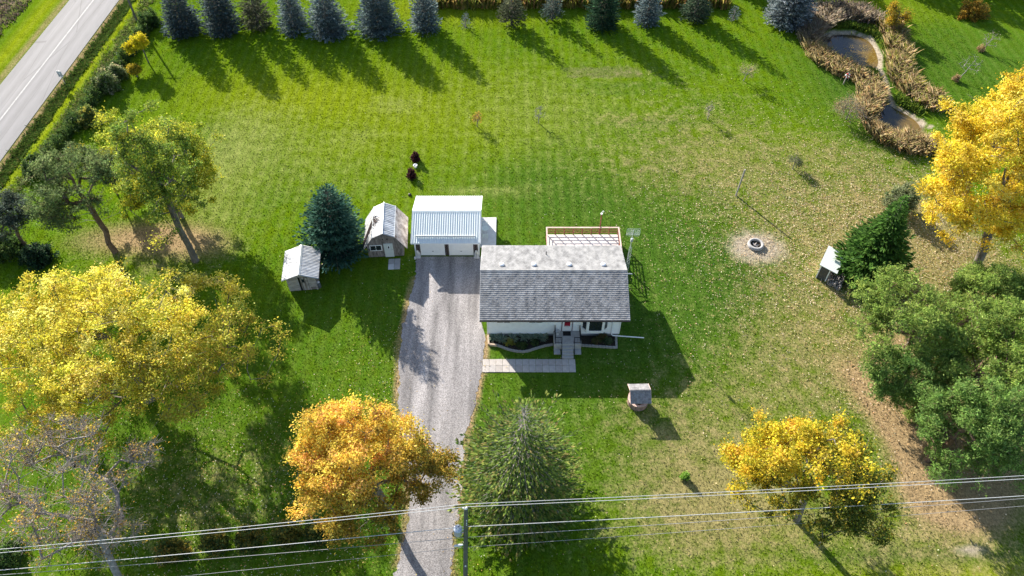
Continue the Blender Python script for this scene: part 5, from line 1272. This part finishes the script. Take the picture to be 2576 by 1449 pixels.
shrub("cedar_seedling", "bright little cedar alone on the front lawn by the wires", at(1722, 1204), (.38, .36, .8), [(.2, .36, .05, 2), (.26, .42, .06, 1)], 540, n=45, leaves=30, size=.12, sigma=.07)
c = at(2260, 40, 2.6)
broadleaf("young_tree", "small orange-yellow tree at the pond's far bank", (c.x, c.y, 0), c, (1.5, 1.4, 2.2), .10, [(.50, .34, .03, 3), (.40, .30, .04, 2), (.2, .2, .04, 2)], 541, nl=9, per=8, leaves=50, sigma=.3, size=.2, zlow=-.7)
c = at(2455, 16, 1.5)
shrub("orange_bush", "orange-leaved bush in the shade at the top right edge", (c.x, c.y, 0), (2.4, 1.7, 2.6), [(.40, .22, .03, 3), (.28, .20, .03, 2), (.15, .12, .03, 1)], 542, n=90, leaves=55, size=.22, sigma=.25)
p = at(2128, 300)
bare_tree("bare_bush", "twiggy reddish bare bush left of the small pond", p, 2.5, 2.0, 543, r0=.06, tips=70, leafpal=[(.35, .22, .12, 2), (.3, .27, .14, 2)], leaves=3, size=.13, twig=.7, ntw=9, cat="bush")

# hedge and shrubs along the roadside boundary
HD_ = [(.06, .11, .03, 3), (.085, .15, .035, 3), (.04, .075, .026, 2), (.13, .18, .04, 1)]
hp = [at(372, 72), at(330, 130), at(282, 205), at(228, 270), at(185, 330), at(140, 385), at(105, 430)]
r_ = np.random.default_rng(60); HC = []
for a, b in zip(hp[:-1], hp[1:]):
    n = int((b - a).length * 26)
    t = r_.random((n, 1)); q = np.array(a)[None] * (1 - t) + np.array(b)[None] * t
    e = unit(r_.normal(0, 1, (n, 3))); e[:, 2] = np.abs(e[:, 2]); q = q + e * np.array([.95, 1.0, 1.7]) * r_.uniform(.5, 1.05, (n, 1)) * (1 + .18 * np.sin(q[:, 1:2] * 1.3)); HC.append(q)
HC = np.concatenate(HC); t = thing("hedge", "long dark green hedge between the road ditch and the lawn", "hedge", tuple(hp[3])); b0 = np.array(hp[3])
v, f, c = leaf_cloud(HC, 34, (.2, .2, .26), .24, HD_, r_, up=.2, aspect=.4); v[:, 2] = np.maximum(v[:, 2], .01)
link("foliage", np_mesh("hedge_foliage", v - b0, f, c), M_LEAF, t)
st = HC[::4]; v, f = frusta(st * np.array([1, 1, 0]) * .5 + st * .5 - b0 - np.array([0, 0, 1]) * 0, st - b0, np.full(len(st), .03), np.full(len(st), .01), 4); link("stems", np_mesh("hedge_stems", v, f), M_BARK, t)
LIGHT = [(.30, .32, .16, 2), (.14, .2, .06, 3), (.40, .38, .22, 1), (.09, .14, .04, 2)]
for i, (x, y, rx, h, pal, lab) in enumerate(((276, 225, 1.7, 2.7, LIGHT, "tall shrub with creamy seed heads on the hedge, larger of the pale ones"), (300, 198, 1.1, 2.0, LIGHT, "smaller creamy shrub on the hedge nearer the yellow tree"), (232, 310, 1.4, 2.2, [(.2, .24, .06, 2), (.4, .36, .06, 1), (.1, .16, .04, 2)], "yellowish shrub on the hedge above the slender tree"),
        (105, 432, 1.9, 2.1, HD_, "dark shrub at the hedge's end by the grey-green pine"), (20, 640, 2.2, 2.6, HD_, "dark shrub under the small grey pine at the left edge"), (100, 655, 1.8, 1.6, [(.02, .05, .03, 2), (.035, .07, .03, 2)], "low dark shrub at the small grey pine's foot"), (380, 62, 1.7, 2.2, HD_, "dark cedar shrub by the roadside utility pole"))):
    shrub("hedge_shrub", lab, at(x, y), (rx, rx * .9, h), pal, 560 + i, n=int(70 * rx), leaves=48, size=.22, sigma=.2, group="shrubs along the hedge line")
# hedge row along the front boundary at the bottom
FB = [(.12, .14, .03, 2), (.22, .19, .03, 2), (.06, .095, .025, 3), (.3, .22, .04, 1)]
for i, (x, y, rx, lab) in enumerate(((440, 1392, 1.2, "dark front shrub left in the row under the wires, by the bare trunk"), (545, 1372, 1.1, "front shrub in the wire-side row, second from the bare trunk"), (632, 1360, 1.25, "front shrub in the wire-side row, third from the bare trunk"), (722, 1352, 1.2, "front shrub in the wire-side row, fourth from the bare trunk"), (805, 1346, 1.1, "front shrub nearest the orange maple in the wire-side row"), (20, 1400, 1.6, "dark shrub in the photo's bottom left corner"))):
    shrub("front_shrub", lab, at(x, y), (rx, rx * .8, 1.5), FB if i < 5 else HD_, 580 + i, n=70, leaves=46, size=.2, sigma=.2, group="shrubs in the front boundary row")

# ------------------------------------------------------------------ flower-bed plants
for i, (x, y) in enumerate(((1243, 852), (1262, 857), (1290, 856), (1320, 851), (1338, 851), (1366, 853))):
    r_ = np.random.default_rng(600 + i); p = at(x, y); n = 110; a = r_.uniform(0, 6.28, n); L = r_.uniform(.4, .85, n)
    t = thing("lily_clump", "clump of strap-leaved grey-green lilies, %s in the front bed" % ("nearest the timber corner", "second from the timber corner", "third from the timber corner", "fourth from the timber corner", "second from the porch", "nearest the porch")[i], "plant", tuple(p), 0, "strap-leaved clumps in the front bed")
    d = np.stack([np.cos(a), np.sin(a), r_.uniform(.2, 1.0, n)], 1); c = unit(d) * (L * .5)[:, None] + np.array([0, 0, .12])
    v, f = kites(c, d, np.stack([-np.cos(a) * .5, -np.sin(a) * .5, np.ones(n)], 1), L, L * .13); link("leaves", np_mesh("lily_leaves", v, f, np.repeat(pick([(.24, .31, .23, 2), (.32, .38, .29, 1), (.16, .22, .14, 1)], n, r_), 4, 0)), M_GRASSY, t)
for i, (x, y, pal, lab) in enumerate(((1282, 866, [(.42, .36, .06, 1), (.3, .3, .06, 1)], "low yellow-leaved plant at the curve of the front bed"), (1500, 861, [(.16, .12, .05, 2), (.1, .12, .04, 2)], "brownish shrub in the short bed, nearer the porch"), (1530, 862, [(.08, .13, .06, 2), (.13, .16, .08, 1)], "grey-green shrub in the short bed, nearer the downspout"), (1515, 850, [(.1, .16, .05, 2), (.2, .1, .05, 1)], "green and russet shrub against the foundation in the short bed"), (1345, 866, [(.05, .1, .03, 2), (.09, .13, .04, 2)], "low dark plant in the longer bed nearer the steps"), (1312, 872, [(.05, .1, .03, 2), (.09, .13, .04, 2)], "low dark plant at the front of the longer bed"))):
    shrub("bed_shrub", lab, at(x, y), (.5, .38, .5), pal, 620 + i, n=32, leaves=26, size=.13, sigma=.1, group="low plants in the front beds")

# ------------------------------------------------------------------ reeds, tall grass, ditch weeds: what nobody could count
def blades(name, pts, h, w, pal, seed, spread=.3, kind="stuff", curl=.35):
    r = np.random.default_rng(seed); n = len(pts); a = r.uniform(0, 6.28, n); d = np.stack([np.cos(a) * spread, np.sin(a) * spread, np.ones(n)], 1) + r.normal(0, .10, (n, 3)); d = unit(d)
    Lh = (h * r.uniform(.4, 1.25, n) * (1 + .22 * np.sin(pts[:, 0] * 1.7) * np.sin(pts[:, 1] * 1.3)))[:, None]; s = np.stack([-np.sin(a), np.cos(a), 0 * a], 1) * w
    m_ = pts + d * Lh * .6; tipp = pts + d * Lh + np.stack([np.cos(a), np.sin(a), -.6 * np.ones(n)], 1) * Lh * curl * r.uniform(.2, 1, (n, 1)) * .5
    v = np.stack([pts - s * .5, pts + s * .5, m_ + s * .6, tipp, m_ - s * .6], 1).reshape(-1, 3); f = np.arange(5 * n).reshape(n, 5)
    return tag(link(name, np_mesh(name, v, f, np.repeat(pick(pal, n, r, .2), 5, 0)), M_GRASSY), kind=kind)
def scatter_band(centres, rad, n, seed, clump=0):
    r = np.random.default_rng(seed); P = np.array([at(*c)[:2] for c in centres]); seg = np.linalg.norm(P[1:] - P[:-1], axis=1); cum = np.concatenate([[0], np.cumsum(seg)])
    if clump:
        m = n // clump; s = np.repeat(r.uniform(0, cum[-1], m), clump)
    else: s = r.uniform(0, cum[-1], n)
    x = np.interp(s, cum, P[:, 0]); y = np.interp(s, cum, P[:, 1]); rr = np.interp(s, cum, rad if isinstance(rad, (list, tuple)) else [rad] * len(P))
    if clump:
        off = np.repeat(r.uniform(-1, 1, (m, 2)), clump, 0) * rr[:, None] + r.normal(0, .28, (len(s), 2))
    else: off = r.normal(0, .5, (len(s), 2)) * rr[:, None]
    X = x + off[:, 0]; Y = y + off[:, 1]
    keep = ~(pip(X, Y, POND1) | pip(X, Y, POND2)) & (pdist(X, Y, BANK, False) > .45)
    X, Y = X[keep], Y[keep]; return np.stack([X, Y, pond_depth(X, Y)], 1)
TAN = [(.48, .37, .19, 4), (.58, .46, .27, 3), (.36, .27, .13, 2), (.30, .30, .09, 2), (.48, .30, .14, .8)]
GREYT = [(.38, .32, .25, 3), (.46, .38, .28, 2), (.28, .25, .18, 1), (.33, .25, .13, 1)]
blades("reeds", np.concatenate([scatter_band(z4([(265, 310), (290, 240), (340, 170)]), [1.0, 1.5, 1.6], 3800, 701, 14), scatter_band(z4([(340, 150), (480, 110), (640, 120), (760, 150)]), [1.6, 1.7, 1.5, 1.2], 5200, 702, 14)]), 1.55, .06, GREYT, 703, spread=.5)
blades("reeds", np.concatenate([scatter_band(z4([(275, 350), (350, 430), (430, 490), (530, 545), (620, 580)]), [.8, 1.0, 1.0, 1.1, .9], 5600, 704, 12), scatter_band(z4([(720, 640), (740, 720), (710, 830), (735, 930), (800, 1010)]), [1.6, 1.4, .8, .8, .8], 5600, 705, 12),
        scatter_band(z4([(820, 1040), (950, 1070), (1080, 1110), (1190, 1120)]), [.9, 1.3, 1.4, 1.2], 5200, 706, 12)]), 1.3, .06, TAN, 707, spread=.5)
blades("reeds", np.concatenate([scatter_band(z4([(850, 230), (920, 300), (940, 400), (930, 500), (980, 620), (1040, 690), (1130, 740), (1220, 810)]), [.9, 1.1, 1.1, 1.0, 1.3, 1.2, 1.3, 1.1], 9000, 708, 12), scatter_band(z4([(900, 180), (870, 260)]), .8, 900, 709, 20)]), 1.4, .06, TAN + [(.30, .32, .05, 2)], 710, spread=.5)
blades("bank_grass", np.concatenate([scatter_band(z4([(770, 220), (820, 310), (850, 420), (840, 480)]), [.9, .7, .7, .6], 2600, 711, 16), scatter_band(z4([(420, 200), (560, 205), (680, 225)]), .7, 2200, 712, 16), scatter_band(z4([(930, 740), (1020, 790), (1100, 850)]), .6, 1200, 713, 14), scatter_band(z4([(700, 520), (760, 570)]), .6, 700, 714, 14)]), .6, .10, [(.10, .17, .025, 3), (.18, .24, .03, 2), (.07, .12, .02, 1)], 715)
# tall strip behind the spruces
r_ = np.random.default_rng(720); n = 15000; m = n // 16; X = np.repeat(r_.uniform(-13, 31, m), 16) + r_.normal(0, .25, m * 16); Y = np.repeat(101.2 + r_.uniform(-.9, 1.2, m) + .4 * np.sin(np.arange(m)), 16) + r_.normal(0, .2, m * 16)
blades("tall_dry_grass", np.stack([X, Y, 0 * X], 1), 1.7, .09, [(.40, .30, .09, 3), (.30, .30, .05, 3), (.45, .25, .12, 1.5), (.16, .2, .04, 2)], 721, spread=.2)
for i, (x, lab) in enumerate(((1.5, "russet bush in the tall grass behind the sparse spruce"), (8.5, "olive bush in the tall grass behind the bare-legged spruce"), (16, "russet bush in the tall grass between green and light blue spruces"), (22.5, "yellow-green bush in the tall grass behind the open spruce"))):
    shrub("field_bush", lab, (x, 101.5 + .3 * (i % 2), 0), (1.6, 1.0, 1.7), [(.30, .20, .06, 2), (.22, .22, .05, 2), (.13, .16, .04, 1)] if i % 2 == 0 else [(.14, .16, .04, 2), (.3, .27, .05, 1)], 730 + i, n=55, leaves=45, size=.2, sigma=.2, group="bushes in the tall grass strip")
# roadside ditch weeds
r_ = np.random.default_rng(740); m = 2100; Y0 = r_.uniform(62, 112, m); o_ = 1.4 + r_.normal(0, .34, m); X = np.repeat(road_x(Y0) + o_, 9) + r_.normal(0, .12, m * 9); Y = np.repeat(Y0, 9) + r_.normal(0, .12, m * 9)
blades("ditch_weeds", np.stack([X, Y, pond_depth(X, Y)], 1), .40, .09, [(.085, .15, .025, 4), (.12, .18, .03, 2), (.2, .17, .05, .6)], 741, spread=.9)
r_ = np.random.default_rng(745); m = 900; Y0 = r_.uniform(60, 112, m); o_ = 4.3 + r_.normal(0, .5, m); X = np.repeat(road_x(Y0) + o_, 8) + r_.normal(0, .15, m * 8); Y = np.repeat(Y0, 8) + r_.normal(0, .15, m * 8)
blades("verge_grass", np.stack([X, Y, 0 * X], 1), .28, .07, [(.12, .19, .03, 3), (.2, .22, .06, 2), (.3, .27, .13, 1)], 746, spread=.8)
# field weeds beyond the road
r_ = np.random.default_rng(750); m = 1500; Y0 = r_.uniform(84, 118, m); o_ = -ROAD_W - 5.5 - np.abs(r_.normal(0, 6, m)); X = np.repeat(road_x(Y0) + o_, 9) + r_.normal(0, .2, m * 9); Y = np.repeat(Y0, 9) + r_.normal(0, .2, m * 9)
blades("field_weeds", np.stack([X, Y, 0 * X], 1), .35, .10, [(.2, .15, .10, 3), (.13, .11, .08, 2), (.15, .2, .04, 2)], 751, spread=.7)

# lawn blades: short real grass over everything the mower passes
r_ = np.random.default_rng(760); NB = 230000
X = r_.uniform(-62, 62, NB * 2); Y = 17 + 92 * r_.random(NB * 2) ** 1.25
dist = np.abs(X) < (26 + .62 * (Y - 17)) + 6; X, Y = X[dist][:NB], Y[dist][:NB]
A = ground_attr(X, Y); o = X - road_x(Y)
keep = ~pip(X, Y, DRIVE) & (o > .4) & (A[2] < .45) & ~((X > -2.9) & (X < 5.9) & (Y > 37.9) & (Y < 39.5)) & ~((np.abs(X - HX) < 6.3) & (np.abs(Y - HY) < 6.2)) & ~((X > -10) & (X < -1.5) & (Y > 52) & (Y < 58)) & ~((X > -13.2) & (X < -11.2) & (Y > 50.3) & (Y < 52)) & ~pip(X, Y, POND1) & ~pip(X, Y, POND2)
X, Y = X[keep], Y[keep]; n = len(X); a = r_.uniform(0, 6.28, n); hh = r_.uniform(.05, .11, n); ww_ = r_.uniform(.025, .05, n)
P0 = np.stack([X, Y, pond_depth(X, Y)], 1); s = np.stack([np.cos(a), np.sin(a), 0 * a], 1) * ww_[:, None]; le = np.stack([r_.normal(0, .07, n), r_.normal(0, .07, n), hh], 1)
v = np.stack([P0 - s, P0 + s, P0 + le], 1).reshape(-1, 3)
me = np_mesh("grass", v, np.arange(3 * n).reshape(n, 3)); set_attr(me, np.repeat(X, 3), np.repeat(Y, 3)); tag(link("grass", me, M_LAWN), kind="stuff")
# fallen leaves
r_ = np.random.default_rng(770); NL = 260000
X = r_.uniform(-45, 62, NL); Y = r_.uniform(17, 85, NL)
def lb(*a): return blob(X, Y, *a)
den = (lb(1995, 570, 9.5, 8.5, .85) + lb(2090, 640, 10, 8, 1.0) + lb(2330, 600, 9, 9, 1.0) + lb(2230, 480, 9, 8, .55) + lb(1900, 400, 14, 10, .12) + lb(2150, 900, 7, 9, .2) + lb(1900, 800, 10, 9, .08) + lb(2480, 740, 8, 7, .8)
       + lb(760, 1200, 12, 8, .34) + lb(640, 1350, 14, 6, .34) + lb(980, 950, 3, 8, .30) + lb(300, 1250, 12, 8, .3) + lb(1650, 850, 8, 8, .10) + lb(1650, 1000, 9, 6, .05) + lb(2000, 1250, 8, 5, .06) + lb(2250, 1050, 6, 8, .25) + lb(1500, 480, 12, 8, .03) + lb(1700, 560, 6, 6, .08)) * .85 + .004
for P_ in (poly_w(DRIVE_L[2:11]), poly_w(DRIVE_R[1:])): den = den + .45 * np.exp(-(pdist(X, Y, P_, False) / .5) ** 2)
keep = (r_.random(NL) < den * .62) & ~pip(X, Y, POND1) & ~pip(X, Y, POND2) & ~((np.abs(X - HX) < 6.8) & (np.abs(Y - HY) < 5.9)) & ~((X > -10) & (X < -1.5) & (Y > 52) & (Y < 58.5))
X, Y = X[keep], Y[keep]; n = len(X); drv = pip(X, Y, DRIVE); k = ~drv | (r_.random(n) < .06); X, Y = X[k], Y[k]; n = len(X)
c = np.stack([X, Y, .06 + r_.uniform(0, .05, n)], 1); N_ = unit(r_.normal(0, .35, (n, 3)) + np.array([0, 0, 1.])); t_ = r_.normal(0, 1, (n, 3)); t_ -= N_ * (t_ * N_).sum(1, keepdims=True); L_ = r_.uniform(.08, .15, n)
left = (X < 2)
L_ = np.where(X > 14, L_ * 1.15, L_); col = pick([(.56, .44, .28, 4), (.66, .56, .42, 3), (.50, .31, .15, 2), (.22, .13, .07, 1.5)], n, r_, .2); q_ = pick([(.50, .40, .12, 2), (.58, .52, .40, 2), (.45, .28, .10, 2)], n, r_, .2); col[left] = q_[left]
v, f = kites(c, t_, N_, L_, L_ * .6)
tag(link("fallen_leaves", np_mesh("fallen_leaves", v, f, np.repeat(col, 4, 0)), M_GRASSY), kind="stuff")
# leaves floating on the larger pond
r_ = np.random.default_rng(780); x0, y0 = POND1.min(0); x1, y1 = POND1.max(0); X = r_.uniform(x0 + (x1 - x0) * .4, x1, 260); Y = r_.uniform(y0, y0 + (y1 - y0) * .7, 260); k = pip(X, Y, POND1); X, Y = X[k], Y[k]; n = len(X)
c = np.stack([X, Y, np.full(n, -.392)], 1); v, f = kites(c, np.stack([r_.normal(0, 1, n), r_.normal(0, 1, n), 0 * X], 1), np.tile([0, 0, 1.], (n, 1)), r_.uniform(.12, .2, n), r_.uniform(.08, .12, n))
tag(link("floating_leaves", np_mesh("floating_leaves", v, f, np.repeat(pick([(.5, .38, .14, 1), (.4, .3, .1, 1)], n, r_), 4, 0)), M_GRASSY), kind="stuff")
